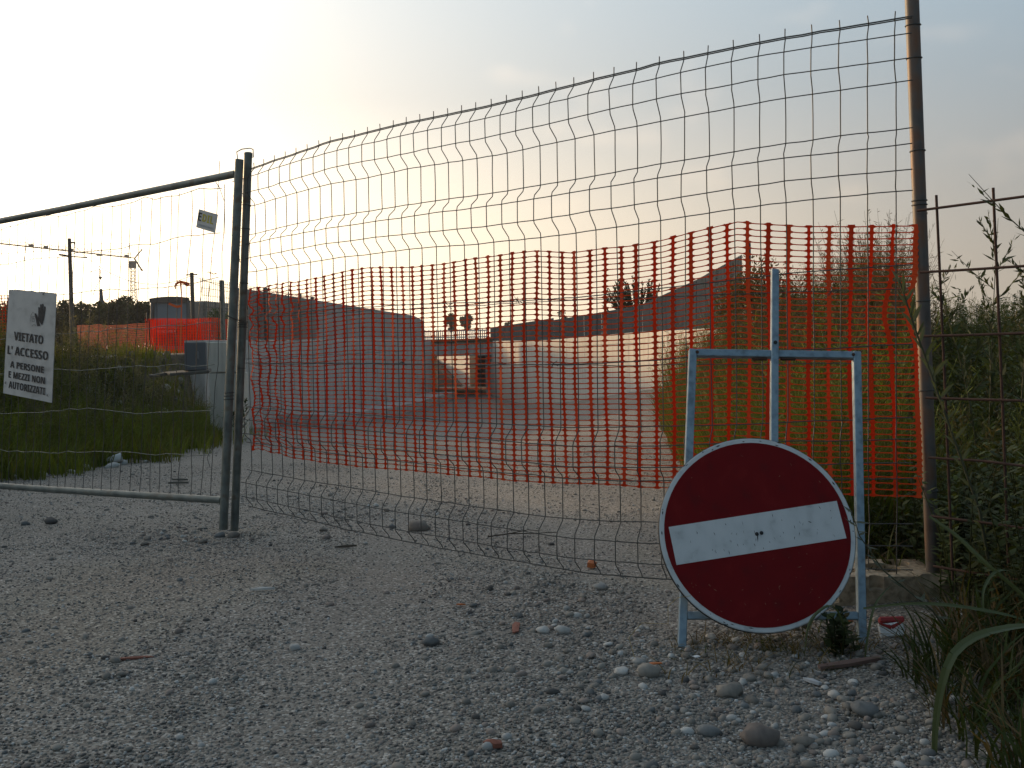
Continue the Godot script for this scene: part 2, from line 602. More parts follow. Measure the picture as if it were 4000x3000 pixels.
func pebbly(x: float, d: float) -> float:
	var k := 0.2 + 0.75 * maxf(0.0, noise.get_noise_2d(x * 40.0 + 50.0, d * 40.0 + 120.0) + 0.15)
	k += 1.5 * exp(-pow((x - 0.72) / 0.5, 2) - pow((d - 2.9) / 0.62, 2))
	k += 0.9 * exp(-pow((x - 0.35) / 0.42, 2) - pow((d - 3.7) / 0.5, 2))
	k += 1.1 * exp(-pow((x + 1.75) / 0.3, 2) - pow((d - 5.55) / 0.25, 2))
	k += 1.0 * exp(-pow((x + 0.95) / 0.5, 2) - pow((d - 6.9) / 0.7, 2))
	var track := maxf(exp(-pow((x + 0.55 + 0.06 * d - 0.25 * sin(d * 0.35)) / 0.28, 2)), exp(-pow((x - 0.75 + 0.12 * d - 0.25 * sin(d * 0.35)) / 0.26, 2)))
	if d > 3.4 or x < 0.1:
		k *= 1.0 - 0.75 * track
	return k


func build_gravel() -> void:
	var root := Node3D.new()
	root.name = numbered("gravel")
	add_child(root)
	tag(root, "loose grey pebbles strewn over the whole ramp in front of and behind the fence", "gravel", "", "stuff")
	for var_i in 5:
		var m := pebble_mesh(100 + var_i, 0.5 + 0.07 * var_i)
		var xs := []
		var cs := []
		var tries := 60000
		while xs.size() < 19000 and tries > 0:
			tries -= 1
			var near := rng.randf() < 0.95
			var d := 2.1 + 9.5 * pow(rng.randf(), 1.85) if near else 6.5 + 11.0 * pow(rng.randf(), 1.3)
			var span := 0.55 * d
			var x := rng.randf_range(-span, minf(span, curve1(RIGHT_TOE, d) + 0.5))
			if x < curve1(LEFT_TOE, d) - 0.1:
				continue
			var k := pebbly(x, d)
			if rng.randf() > k + 0.12:
				continue
			var s := 0.0055 + 0.009 * rng.randf() * rng.randf()
			if rng.randf() < 0.035 * k:
				s = 0.014 + 0.02 * pow(rng.randf(), 2.2)
			if not near:
				s *= 1.7
			var y := ground_y(x, d) + s * (0.02 + 0.16 * rng.randf())
			var b := Basis.from_euler(Vector3(rng.randf_range(-0.3, 0.3), rng.randf() * TAU, rng.randf_range(-0.3, 0.3))).scaled(Vector3.ONE * s)
			xs.append(Transform3D(b, Vector3(x, y, -d)))
			cs.append(stone_tone())
		copies("pebbles", m, M.stone, xs, cs, root)
	# the larger stones, one by one
	var shapes := []
	for i in 6:
		shapes.append(pebble_mesh(200 + i, 0.46 + 0.06 * i, 0.24))
	var own := [
		["stone", "squarish dark grey stone lying alone at the left under the bottom rail", -2.847, 6.32, 0.095, 4],
		["stone", "pale flat pebble just left of the squarish dark stone", -2.97, 6.25, 0.05, 2],
		["stone", "large smooth grey stone just behind the bottom wires of the panel near a red one", -0.54, 5.81, 0.11, 0],
		["stone", "small brownish red stone in front of the bottom wire of the panel", -1.005, 5.49, 0.045, 3],
		["stone", "round grey stone at the foot of the left tube post", -1.615, 5.62, 0.062, 2],
		["stone", "round grey stone at the foot of the thin mesh post", -1.53, 5.6, 0.064, 0],
		["stone", "small white egg-shaped pebble alone in the middle of the gravel", -0.695, 3.21, 0.034, 1],
		["stone", "small white pebble alone near the lower left of the foreground", -0.817, 2.46, 0.026, 1],
		["stone", "flat bluish pebble in the open gravel left of the faded orange scrap", -0.27, 3.21, 0.055, 2],
		["stone", "bigger of the two pale ovals side by side below the faded scrap", 0.149, 3.32, 0.056, 1],
		["stone", "smaller of the two pale ovals side by side below the faded scrap", 0.088, 3.33, 0.05, 1],
		["stone", "white flat stone left of the sign just in front of the bottom wire", 0.325, 3.93, 0.063, 1],
		["stone", "big grey oval at the front of the stone heap left of the sign leg", 0.369, 2.88, 0.066, 0],
		["stone", "upright pale stone at the middle of the heap left of the sign leg", 0.357, 2.97, 0.055, 1],
		["stone", "broad pale stone at the left end of the heap by the sign leg", 0.296, 2.89, 0.052, 1],
		["stone", "wide half-buried grey stone below the sign in the foreground", 0.564, 2.72, 0.078, 0],
		["stone", "long bluish half-buried stone at the lower right beside the weeds", 0.869, 2.55, 0.085, 2],
		["stone", "large reddish half-buried stone at the bottom edge under the sign", 0.565, 2.39, 0.09, 3],
		["stone", "round grey stone at the bottom edge right of the reddish one", 0.665, 2.38, 0.052, 0],
		["stone", "grey stone of a pair by the long grass blade, the left one", 1.075, 2.61, 0.055, 0],
		["stone", "pinkish round stone of a pair by the long grass blade, the right one", 1.135, 2.56, 0.056, 3],
		["stone", "pale cobble deep in the weeds at the right edge", 1.30, 2.72, 0.07, 1],
		["stone", "dark slate pebble beside the brick bit at the bottom edge", 0.453, 2.43, 0.052, 2],
	]
	for o in own:
		var s: float = o[4]
		var st := part(o[0], shapes[rng.randi() % 6].duplicate(), stone_mat(o[5]), self)
		st.transform = Transform3D(Basis.from_euler(Vector3(rng.randf_range(-0.2, 0.2), rng.randf_range(-0.6, 0.6), rng.randf_range(-0.2, 0.2))).scaled(Vector3.ONE * s), on_ground(o[2], o[3], s * 0.16))
		tag(st, o[1], "stone", "larger stones in the gravel")
	var kinds := [stone_mat(0), stone_mat(1), stone_mat(2), stone_mat(3), stone_mat(0)]
	var tones := ["mid grey", "pale", "bluish grey", "pinkish", "warm grey"]
	var placed := 0
	while placed < 170:
		var zone := placed % 5
		var x := rng.randfn(0.72, 0.36)
		var d := rng.randfn(2.85, 0.34)
		var place := "among the many loose ones in front of the sign"
		if zone == 3:
			x = rng.randfn(0.3, 0.3); d = rng.randfn(3.6, 0.35)
			place = "by the bottom wire left of the sign"
		elif zone == 4 and placed % 2 == 0:
			x = rng.randfn(-1.82, 0.22); d = rng.randfn(5.5, 0.16)
			place = "in the small pile just left of the two fence posts"
		elif zone == 4:
			x = rng.randfn(-0.9, 0.4); d = rng.randfn(6.8, 0.5)
			place = "in the pebble patch behind the panel by its left post"
		if d < 2.2 or x > 1.3:
			continue
		var s := (0.014 + 0.024 * pow(rng.randf(), 2.2)) * (1.0 if d < 4.5 else 1.5)
		var k := rng.randi() % 5
		var st := part("river_stone", shapes[rng.randi() % 6], kinds[k], self)
		st.transform = Transform3D(Basis.from_euler(Vector3(rng.randf_range(-0.25, 0.25), rng.randf() * TAU, rng.randf_range(-0.25, 0.25))).scaled(Vector3.ONE * s), on_ground(x, d, s * 0.16))
		tag(st, tones[k] + " rounded stone " + place, "stone", tones[k] + " stones " + place)
		placed += 1


func stone_mat(kind: int) -> StandardMaterial3D:
	var c := stone_tone(kind if kind else 9)
	var m := textured(M.stone_tex, 9.0, 0.85)
	m.albedo_color = lin(c.r * 1.45, c.g * 1.45, c.b * 1.45)
	return m


# ------------------------------------------------------------------ growth
func tuft(h: float, blades: int, w: float, sd: int, spread := 0.12, heads := 0, bend := 0.45) -> ArrayMesh:
	var r := RandomNumberGenerator.new()
	r.seed = sd
	var mb := MB.new()
	mb.use_col = true
	for i in blades:
		var a := r.randf() * TAU
		var o := Vector3(cos(a), 0, sin(a)) * spread * sqrt(r.randf())
		var dirn := Vector3(cos(a + r.randf_range(-1, 1)), 0, sin(a + r.randf_range(-1, 1)))
		var hh := h * r.randf_range(0.55, 1.0)
		var bb := hh * bend * r.randf_range(0.3, 1.2)
		var p := PackedVector3Array()
		var ws := PackedFloat32Array()
		for k in 5:
			var t := k / 4.0
			p.append(o + Vector3.UP * hh * (t - 0.25 * t * t * bend) + dirn * bb * t * t)
			ws.append(w * (1.0 - 0.15 * t) if k < 3 else (w * 0.6 if k == 3 else 0.0))
		var q := r.randf_range(0.75, 1.25)
		mb.col = Color(q, q * r.randf_range(0.92, 1.05), q)
		mb.leaf(p, ws, Vector3(-dirn.z, 0, dirn.x).rotated(Vector3.UP, r.randf_range(-0.8, 0.8)))
	for i in heads:
		var a := r.randf() * TAU
		var o := Vector3(cos(a), 0, sin(a)) * spread * 0.6
		var lean := Vector3(cos(a), 0, sin(a)) * r.randf_range(0.05, 0.28) * h
		mb.col = Color(2.6, 2.0, 1.9)
		var hh := h * r.randf_range(1.05, 1.5)
		var p := PackedVector3Array([o, o + Vector3.UP * hh * 0.55 + lean * 0.3, o + Vector3.UP * hh * 0.85 + lean * 0.7, o + Vector3.UP * hh + lean])
		mb.tube(p, 0.0017, 3, false, 0.0009)
		for k in 16:
			var t := r.randf_range(0.62, 1.0)
			var s := o + Vector3.UP * hh * t + lean * t * t
			var dd := Vector3(r.randf_range(-1, 1), r.randf_range(0.2, 1.0), r.randf_range(-1, 1)).normalized()
			var l := r.randf_range(0.02, 0.06) * (1.3 - t) * 3.0
			mb.leaf(PackedVector3Array([s, s + dd * l * 0.6, s + dd * l]), PackedFloat32Array([0.0006, 0.0022, 0.0]), dd.cross(Vector3(0.3, 0.1, 0.9)))
	return mb.mesh()


# leafy shoot with lance-shaped leaves up its stem
func shoot(h: float, sd: int, leaves := 22, ll := 0.07, lw := 0.011) -> ArrayMesh:
	var r := RandomNumberGenerator.new()
	r.seed = sd
	var mb := MB.new()
	mb.use_col = true
	var lean := Vector3(r.randf_range(-0.2, 0.2), 0, r.randf_range(-0.2, 0.2)) * h
	mb.col = Color(0.8, 0.75, 0.6)
	mb.tube(PackedVector3Array([Vector3.ZERO, Vector3.UP * h * 0.5 + lean * 0.3, Vector3.UP * h + lean]), 0.004, 4, false, 0.0012)
	for i in leaves:
		var t := 0.12 + 0.88 * (i + r.randf()) / leaves
		var o := Vector3.UP * h * t + lean * t * t * 0.9
		var a := i * 2.4 + r.randf_range(-0.5, 0.5)
		var dirn := Vector3(cos(a), r.randf_range(0.2, 0.9), sin(a)).normalized()
		var l := ll * r.randf_range(0.6, 1.15) * (1.25 - 0.7 * t)
		var e := o + dirn * l
		var q := r.randf_range(0.7, 1.3)
		mb.col = Color(q, q, q * r.randf_range(0.8, 1.2))
		mb.leaf(PackedVector3Array([o, o + dirn * l * 0.3, o + dirn * l * 0.65 - Vector3.UP * l * 0.03, e - Vector3.UP * l * 0.16]), PackedFloat32Array([0.001, lw * r.randf_range(0.8, 1.1), lw * 0.75, 0.0]), dirn.cross(Vector3.UP))
	return mb.mesh()


func scatter(meshes: Array, count: int, pick: Callable, tone: Callable, scale_lo: float, scale_hi: float, called: String, root: Node3D, material: Material) -> void:
	for m in meshes:
		var xs := []
		var cs := []
		for i in count:
			var q: Vector2 = pick.call()
			if q.x > 900.0:
				continue
			var s := rng.randf_range(scale_lo, scale_hi)
			var b := Basis.from_euler(Vector3(rng.randf_range(-0.12, 0.12), rng.randf() * TAU, rng.randf_range(-0.12, 0.12))).scaled(Vector3(s, s * rng.randf_range(0.85, 1.15), s))
			xs.append(Transform3D(b, on_ground(q.x, q.y, -0.01)))
			cs.append(tone.call(q))
		copies(called, m, material, xs, cs, root)


func stuff_root(called: String, label: String, category: String) -> Node3D:
	var o := Node3D.new()
	o.name = numbered(called)
	add_child(o)
	tag(o, label, category, "", "stuff")
	return o


func build_growth() -> void:
	# left bank
	var left := stuff_root("bank_grass", "long green grass covering the bank behind the left fence", "grass")
	var tufts := [tuft(0.34, 9, 0.006, 1), tuft(0.42, 8, 0.006, 2), tuft(0.27, 10, 0.0055, 3), tuft(0.38, 7, 0.006, 4, 0.12, 1)]
	scatter(tufts, 3300, func():
		var d := 9.0 + 13.0 * pow(rng.randf(), 1.2)
		var xl := curve1(LEFT_TOE, d)
		var x := xl - 0.02 - 3.1 * pow(rng.randf(), 1.1)
		x += 0.35 * noise.get_noise_2d(d * 60.0, 10.0)
		# bare rubble near the top by the wall
		if d > 15.0 and x < xl - 0.3 - 0.5 * maxf(0.0, 18.0 - d) * 0.3 and rng.randf() < 0.86:
			return Vector2(999, 0)
		if x < xl - 2.2 and rng.randf() < 0.55:
			return Vector2(999, 0)
		if rng.randf() < 0.025 and (d < 11.0 or d > 12.4):
			x = xl + 0.1 + 0.7 * rng.randf() * rng.randf()
		return Vector2(x, d),
		func(_q):
			var k := rng.randf_range(0.7, 1.25)
			return Color(0.15, 0.19, 0.034) * k if rng.randf() < 0.8 else Color(0.17, 0.155, 0.05) * k,
		0.75, 1.25, "tufts", left, M.grass)
	scatter([tuft(0.16, 8, 0.007, 7, 0.15)], 3500, func():
		var d := 17.0 + 24.0 * rng.randf()
		return Vector2(curve1(LEFT_TOE, d) - 2.4 - 16.0 * rng.randf(), d),
		func(_q): return Color(0.12, 0.15, 0.03) * rng.randf_range(0.7, 1.3), 0.5, 1.0, "turf", left, M.grass)
	var dry := stuff_root("dry_stalks", "dry pale grass heads standing in the bank behind the left fence", "grass")
	scatter([tuft(0.5, 0, 0.004, 9, 0.16, 4), tuft(0.42, 0, 0.004, 10, 0.16, 3)], 130, func():
		var d := 9.6 + 10.0 * rng.randf()
		return Vector2(curve1(LEFT_TOE, d) - 0.3 - 2.4 * rng.randf(), d),
		func(_q): return Color(0.2, 0.19, 0.13) * rng.randf_range(0.7, 1.3), 0.8, 1.3, "stalks", dry, M.grass)
	# low weeds along the left bank
	var lw := stuff_root("bank_weeds", "dark leafy weeds along the top of the bank behind the notice board", "weeds")
	scatter([shoot(0.38, 31, 16), shoot(0.5, 32, 20), shoot(0.3, 33, 14)], 330, func():
		var d := 11.0 + 8.0 * rng.randf()
		return Vector2(curve1(LEFT_TOE, d) - 0.9 - 1.5 * rng.randf(), d),
		func(_q): return Color(0.075, 0.085, 0.034) * rng.randf_range(0.6, 1.3), 0.7, 1.3, "shoots", lw, M.foliage)
	# right bank, behind the net
	var right := stuff_root("tall_grass", "tall green and straw-coloured grass on the bank behind the orange net at the right", "grass")
	scatter([tuft(0.55, 9, 0.0042, 11, 0.1, 0, 0.6), tuft(0.72, 8, 0.0045, 12, 0.1, 1, 0.5), tuft(0.45, 10, 0.004, 13, 0.1, 0, 0.7), tuft(0.8, 7, 0.004, 14, 0.1, 2, 0.5)], 2500, func():
		var d := 4.25 + 12.0 * pow(rng.randf(), 1.35)
		var xr := curve1(RIGHT_TOE, d)
		var x := xr - 0.05 + 4.3 * pow(rng.randf(), 1.4)
		if d < 5.2 and x < 1.25:
			return Vector2(999, 0)
		if x > 0.375 * d:
			return Vector2(999, 0)
		return Vector2(x, d),
		func(q):
			var k := rng.randf_range(0.65, 1.3)
			if rng.randf() < 0.16: return Color(0.26, 0.21, 0.1) * k
			return (Color(0.125, 0.175, 0.035) if q.y < 9.0 else Color(0.125, 0.15, 0.045)) * k,
		0.55, 1.1, "tufts", right, M.grass)
	scatter([tuft(0.3, 9, 0.004, 18, 0.1, 0, 0.7), tuft(0.36, 8, 0.004, 19, 0.1, 0, 0.6), tuft(0.4, 6, 0.004, 20, 0.1, 1, 0.6)], 1500, func():
		var d := 4.3 + 10.0 * pow(rng.randf(), 1.3)
		return Vector2(maxf(0.37 * d, curve1(RIGHT_TOE, d)) + 0.28 * d * rng.randf(), d),
		func(_q): return (Color(0.105, 0.135, 0.036) if rng.randf() < 0.75 else Color(0.17, 0.14, 0.06)) * rng.randf_range(0.65, 1.3),
		0.5, 1.0, "tufts", right, M.grass)
	var seed_grass := stuff_root("seed_grass", "wispy brownish seed heads rising above the tall grass behind the net", "grass")
	scatter([tuft(0.85, 3, 0.0028, 21, 0.12, 6, 0.5), tuft(0.95, 2, 0.0028, 22, 0.14, 7, 0.5), tuft(0.75, 3, 0.0028, 23, 0.12, 6, 0.5)], 95, func():
		var d := 6.0 + 6.0 * rng.randf()
		return Vector2(minf(curve1(RIGHT_TOE, d) + 0.1 + 2.2 * rng.randf(), 0.36 * d), d),
		func(_q): return Color(0.105, 0.085, 0.055) * rng.randf_range(0.7, 1.3),
		0.8, 1.2, "stalks", seed_grass, M.grass)
	# verge at the lower right, in front of the fence
	var verge := stuff_root("verge_grass", "dark grass and dry stems on the verge at the lower right corner", "grass")
	scatter([tuft(0.22, 9, 0.0032, 15, 0.06, 0, 0.9), tuft(0.3, 8, 0.0035, 16, 0.06, 0, 0.8), tuft(0.16, 9, 0.003, 17, 0.06, 0, 1.0)], 760, func():
		var d := 1.9 + 2.6 * rng.randf()
		var xr := curve1(RIGHT_TOE, d)
		var x := xr - 0.12 + 1.3 * pow(rng.randf(), 0.8)
		if d > 3.2 and d < 3.85 and x < 1.68 or d > 2.9 and x < 1.3:
			return Vector2(999, 0)
		return Vector2(x, d),
		func(_q):
			var k := rng.randf_range(0.6, 1.2)
			return Color(0.06, 0.085, 0.025) * k if rng.randf() < 0.7 else Color(0.17, 0.12, 0.06) * k,
		0.6, 1.2, "tufts", verge, M.grass)
	# weeds right of the scaffold pole
	var weeds := stuff_root("weeds", "dense dark leafy weeds right of the rusty pole and behind the rebar fence", "weeds")
	scatter([shoot(0.42, 41, 26), shoot(0.5, 42, 30), shoot(0.6, 43, 34), shoot(0.36, 44, 22, 0.08, 0.014)], 620, func():
		var d := 2.9 + 7.5 * pow(rng.randf(), 1.3)
		var lo := 1.5 if d < 4.4 else curve1(RIGHT_TOE, d) + 0.25
		return Vector2(maxf(lo, 0.36 * d + 0.1) + 2.4 * pow(rng.randf(), 1.2) * (0.5 + 0.12 * d), d),
		func(_q): return Color(0.088, 0.115, 0.046) * rng.randf_range(0.5, 1.45),
		0.6, 1.0, "shoots", weeds, M.foliage)
	var low := stuff_root("low_weeds", "low leafy weeds creeping round the concrete foot and the sign's right leg", "weeds")
	scatter([shoot(0.13, 47, 9, 0.065, 0.014), shoot(0.1, 48, 8, 0.06, 0.014)], 5, func(): return Vector2(0.89 + 0.13 * rng.randf(), 3.02 + 0.1 * rng.randf()),
		func(_q): return Color(0.05, 0.07, 0.028) * rng.randf_range(0.6, 1.3), 0.7, 1.2, "shoots", low, M.foliage)
	scatter([tuft(0.06, 9, 0.0016, 24, 0.05, 0, 1.4), tuft(0.09, 7, 0.0016, 25, 0.05, 0, 1.2)], 42, func(): return Vector2(0.82 + 0.17 * rng.randfn(), 3.08 + 0.09 * rng.randfn()),
		func(_q): return (Color(0.2, 0.15, 0.07) if rng.randf() < 0.7 else Color(0.08, 0.1, 0.03)) * rng.randf_range(0.6, 1.2), 0.7, 1.2, "dry_tufts", low, M.grass)
	scatter([shoot(0.22, 45, 16, 0.06, 0.011), shoot(0.3, 46, 22, 0.06, 0.01)], 330, func():
		var d := 2.5 + 2.2 * rng.randf()
		var x := 1.2 + 0.06 * d + 0.9 * pow(rng.randf(), 0.9)
		if d > 3.1 and d < 3.85 and x < 1.72:
			return Vector2(999, 0)
		return Vector2(x, d),
		func(_q): return Color(0.055, 0.075, 0.026) * rng.randf_range(0.6, 1.3),
		0.6, 1.1, "shoots", low, M.foliage)


# branching plant of its own: stem, branches and foliage
func mugwort(label: String, at: Vector3, h: float, sd: int, branches: int, lean: Vector3, ll := 0.05, group := "wild plants rising above the weeds") -> Node3D:
	var r := RandomNumberGenerator.new()
	r.seed = sd
	var o := thing("wild_plant", label, "plant", at, group)
	var st := MB.new()
	var line := func(t: float) -> Vector3: return Vector3.UP * h * t + lean * t * t
	var p := PackedVector3Array()
	for k in 7:
		p.append(line.call(k / 6.0))
	st.tube(p, 0.005, 5, true, 0.0012)
	part("stem", st, M.stem, o)
	var fol := MB.new()
	fol.use_col = true
	var put_leaves := func(a: Vector3, dirn: Vector3, l: float, n_l: int):
		for i in n_l:
			var t := (i + 0.6 * r.randf()) / n_l
			var s := a + dirn * l * t
			var d2 := (dirn * r.randf_range(0.4, 1.0) + Vector3(r.randf_range(-1, 1), r.randf_range(-0.4, 0.8), r.randf_range(-1, 1)) * 0.8).normalized()
			var k := ll * r.randf_range(0.55, 1.1) * (1.15 - 0.5 * t)
			var q := r.randf_range(0.7, 1.3)
			fol.col = Color(0.055 * q, 0.075 * q, 0.036 * q)
			fol.leaf(PackedVector3Array([s, s + d2 * k * 0.4, s + d2 * k]), PackedFloat32Array([0.001, k * 0.13, 0.0]), d2.cross(Vector3(r.randf_range(-1, 1), r.randf_range(-1, 1), r.randf_range(-1, 1))))
	for b in branches:
		var t := 0.3 + 0.65 * b / float(branches)
		var a: Vector3 = line.call(t)
		var ang := b * 2.4 + r.randf()
		var dirn := Vector3(cos(ang), r.randf_range(0.8, 1.3), sin(ang) * 0.7).normalized()
		var l := h * r.randf_range(0.2, 0.36) * (1.2 - 0.75 * t)
		var br := MB.new()
		br.tube(PackedVector3Array([a, a + dirn * l * 0.5, a + dirn * l + Vector3.UP * l * 0.08]), 0.0024, 4, false, 0.0008)
		part("branch", br, M.stem, o)
		put_leaves.call(a, dirn, l, 17)
	put_leaves.call(line.call(0.25), Vector3.UP + lean / h * 0.6, h * 0.75, 26)
	part("foliage", fol, M.foliage, o).set_meta("kind", "stuff")
	return o


func build_plants() -> void:
	mugwort("tall branching weed rising above the rebar fence, the highest against the sky", on_ground(2.4, 5.2), 1.4, 61, 13, Vector3(0.02, 0, 0.05), 0.06)
	mugwort("branching weed leaning left between the two rebar uprights", on_ground(2.22, 4.9), 1.22, 62, 11, Vector3(-0.25, 0, 0.0), 0.06)
	mugwort("branching weed at the right edge just below the top rebar", on_ground(2.5, 5.1), 1.28, 63, 11, Vector3(0.1, 0, 0.0), 0.06)
	mugwort("weed cut by the right edge with its tip above the rebar fence", on_ground(1.665, 3.2), 1.45, 64, 5, Vector3(-0.04, 0, 0.0), 0.055)
	mugwort("thin weed behind the net just left of the rusty pole", on_ground(1.95, 5.2), 1.25, 65, 7, Vector3(-0.15, 0, 0.0), 0.05)
	mugwort("thin weed behind the net halfway between sign mast and rusty pole", on_ground(1.85, 6.4), 1.2, 66, 9, Vector3(0.1, 0, 0.0), 0.05)
	mugwort("thin weed growing by the corner of the sign frame behind the net", on_ground(1.75, 7.6), 0.95, 67, 8, Vector3(-0.12, 0, 0.0), 0.05)
	mugwort("leafy weed at the foot of the left concrete wall behind the net", on_ground(-4.6, 17.5), 0.75, 68, 9, Vector3(0.1, 0, 0), 0.07)
	mugwort("small weed left of the leafy one at the foot of the concrete wall", on_ground(-5.05, 18.8), 0.6, 69, 8, Vector3(-0.1, 0, 0), 0.07)
	# the big leafy stem that crosses the pole: every leaf a part
	var o := thing("leafy_stem", "big-leaved stem arching up in front of the rusty pole and across the net", "plant", Vector3(1.529, 0.2, -3.38))
	var a := [Vector3(0.05, -0.12, 0), Vector3(0.0, 0.17, 0), Vector3(-0.077, 0.386, 0.0), Vector3(-0.198, 0.754, -0.02), Vector3(-0.255, 0.93, -0.02)]
	var cv := Curve3D.new()
	for q in a:
		cv.add_point(q)
	var st := MB.new()
	st.tube(PackedVector3Array(a), 0.0055, 6, true, 0.0025)
	part("stem", st, M.stem, o)
	for i in 40:
		var t := 0.12 + 0.88 * i / 40.0
		var s := cv.sample_baked(t * cv.get_baked_length())
		var ang := i * 2.2
		var dirn := Vector3(cos(ang) * 0.9, 0.55 + 0.9 * t, sin(ang) * 0.7).normalized()
		var l := rng.randf_range(0.05, 0.085) * (0.75 + 0.5 * t)
		var lf := MB.new()
		lf.leaf(PackedVector3Array([s, s + dirn * l * 0.25, s + dirn * l * 0.6, s + dirn * l - Vector3.UP * l * 0.12]), PackedFloat32Array([0.002, l * 0.085, l * 0.075, 0.0]), dirn.cross(Vector3(0.2, 0.4, 0.9)), 0.25)
		part("leaf", lf, M.mug, o)
	# stem that leans across the right leg of the sign
	o = thing("leaning_stem", "thin leafy stem leaning left across the sign's right leg", "plant", on_ground(1.3, 2.95))
	var root_y: float = o.position.y
	var pts := PackedVector3Array([Vector3(0, 0, 0), Vector3(-0.1, 0.155 - root_y, 0), Vector3(-0.235, 0.27 - root_y, -0.02), Vector3(-0.3, 0.37 - root_y, -0.03), Vector3(-0.325, 0.45 - root_y, -0.03)])
	st = MB.new()
	st.tube(pts, 0.0032, 5, true, 0.0012)
	part("stem", st, M.stem, o)
	for i in 22:
		var t := 0.1 + 0.9 * i / 22.0
		var k := t * 4.0
		var s := pts[int(minf(k, 3.0))].lerp(pts[mini(int(minf(k, 3.0)) + 1, 4)], k - int(minf(k, 3.0)))
		var ang := i * 2.3
		var dirn := Vector3(cos(ang), 0.25 + 0.4 * sin(ang * 1.7), sin(ang) * 0.8).normalized()
		var l := rng.randf_range(0.025, 0.055)
		var lf := MB.new()
		lf.leaf(PackedVector3Array([s, s + dirn * l * 0.4, s + dirn * l]), PackedFloat32Array([0.001, l * 0.14, 0.0]), dirn.cross(Vector3(0.1, 0.9, 0.4)))
		part("leaf", lf, M.mug, o)
	# long grass blades in the near corner
	var reeds := [
		["long arching green blade rising from the bottom edge and bending right", [Vector3(0.938, -0.03, -2.3), Vector3(0.945, 0.1, -2.3), Vector3(0.972, 0.213, -2.3), Vector3(1.03, 0.252, -2.33), Vector3(1.1, 0.268, -2.35), Vector3(1.22, 0.262, -2.4), Vector3(1.36, 0.22, -2.45)], 0.0135],
		["blade lying flat across the verge from the concrete foot to the right edge", [Vector3(1.0, 0.165, -2.95), Vector3(1.12, 0.19, -2.9), Vector3(1.25, 0.19, -2.85), Vector3(1.4, 0.16, -2.8), Vector3(1.5, 0.08, -2.8)], 0.007],
		["broad blade sloping down to the right over the verge", [Vector3(1.21, 0.42, -3.0), Vector3(1.27, 0.37, -2.95), Vector3(1.33, 0.3, -2.9), Vector3(1.42, 0.21, -2.85), Vector3(1.5, 0.1, -2.8)], 0.009],
		["short curved blade with a pale tip below the rebar fence", [Vector3(1.3, 0.18, -2.85), Vector3(1.305, 0.235, -2.86), Vector3(1.34, 0.275, -2.88), Vector3(1.385, 0.28, -2.9), Vector3(1.44, 0.255, -2.92)], 0.006],
		["green blade hanging over the lower rim of the sign", [Vector3(0.98, 0.06, -3.02), Vector3(0.94, 0.15, -3.0), Vector3(0.9, 0.165, -2.98), Vector3(0.85, 0.12, -2.97), Vector3(0.835, 0.03, -2.97)], 0.0065],
		["thin green blade beside the crumpled packet", [Vector3(1.02, -0.01, -3.0), Vector3(1.03, 0.07, -3.0), Vector3(1.06, 0.16, -3.02), Vector3(1.12, 0.21, -3.05)], 0.005],
	]
	for q in reeds:
		var base: Vector3 = q[1][0]
		o = thing("grass_blade", q[0], "grass blade", base, "long grass blades at the lower right")
		var cvv := Curve3D.new()
		var n_p: int = q[1].size()
		for i in n_p:
			var tn: Vector3 = (q[1][mini(i + 1, n_p - 1)] - q[1][maxi(i - 1, 0)]) / 6.0
			cvv.add_point(q[1][i] - base, -tn, tn)
		var lf := MB.new()
		var pp := PackedVector3Array()
		var ww := PackedFloat32Array()
		var len := cvv.get_baked_length()
		for i in 19:
			pp.append(cvv.sample_baked(len * i / 18.0, true))
			ww.append(q[2] * 0.72 * minf(1.0, 0.55 + 1.2 * i / 18.0) * (1.0 if i < 12 else maxf(0.0, (18.0 - i) / 6.0)))
		lf.leaf(pp, ww, Vector3(0.75, -0.35, 0.55), 0.3)
		part("blade", lf, M.reed, o)
	# straw bits
	o = thing("dry_stalk", "dry bent straw sticking up from the pebbles left of the sign leg", "straw", on_ground(0.46, 3.1))
	st = MB.new()
	st.tube(PackedVector3Array([Vector3(-0.11, 0.0, 0.08), Vector3(-0.125, 0.06, 0.05), Vector3(-0.08, 0.09, 0), Vector3(0.0, 0.085, 0), Vector3(0.0, 0.14, 0), Vector3(0.03, 0.165, 0), Vector3(0.07, 0.17, 0)]), 0.0013, 4, false, 0.0008)
	part("stalk", st, M.straw, o)


# crown of leaves in lumps, with gaps
func crown_mesh(lumps: Array, leaves: int, size: float, sd: int, tone: Color) -> ArrayMesh:
	var r := RandomNumberGenerator.new()
	r.seed = sd
	var mb := MB.new()
	mb.use_col = true
	for i in leaves:
		var l: Array = lumps[r.randi() % lumps.size()]
		var u := Vector3(r.randfn(), r.randfn(), r.randfn()).normalized()
		var rad := pow(r.randf(), 0.45)
		var p: Vector3 = l[0] + u * Vector3(l[1], l[1] * l[2], l[1]) * rad
		var d := (u + Vector3(r.randf_range(-1, 1), r.randf_range(-0.6, 1), r.randf_range(-1, 1))).normalized()
		var k := r.randf_range(0.6, 1.35)
		mb.col = Color(tone.r * k, tone.g * k, tone.b * k)
		var s := size * r.randf_range(0.6, 1.3)
		mb.leaf(PackedVector3Array([p - d * s, p, p + d * s]), PackedFloat32Array([0.0, s * 0.45, 0.0]), d.cross(Vector3(r.randf_range(-1, 1), r.randf_range(-1, 1), 0.3)))
	return mb.mesh()


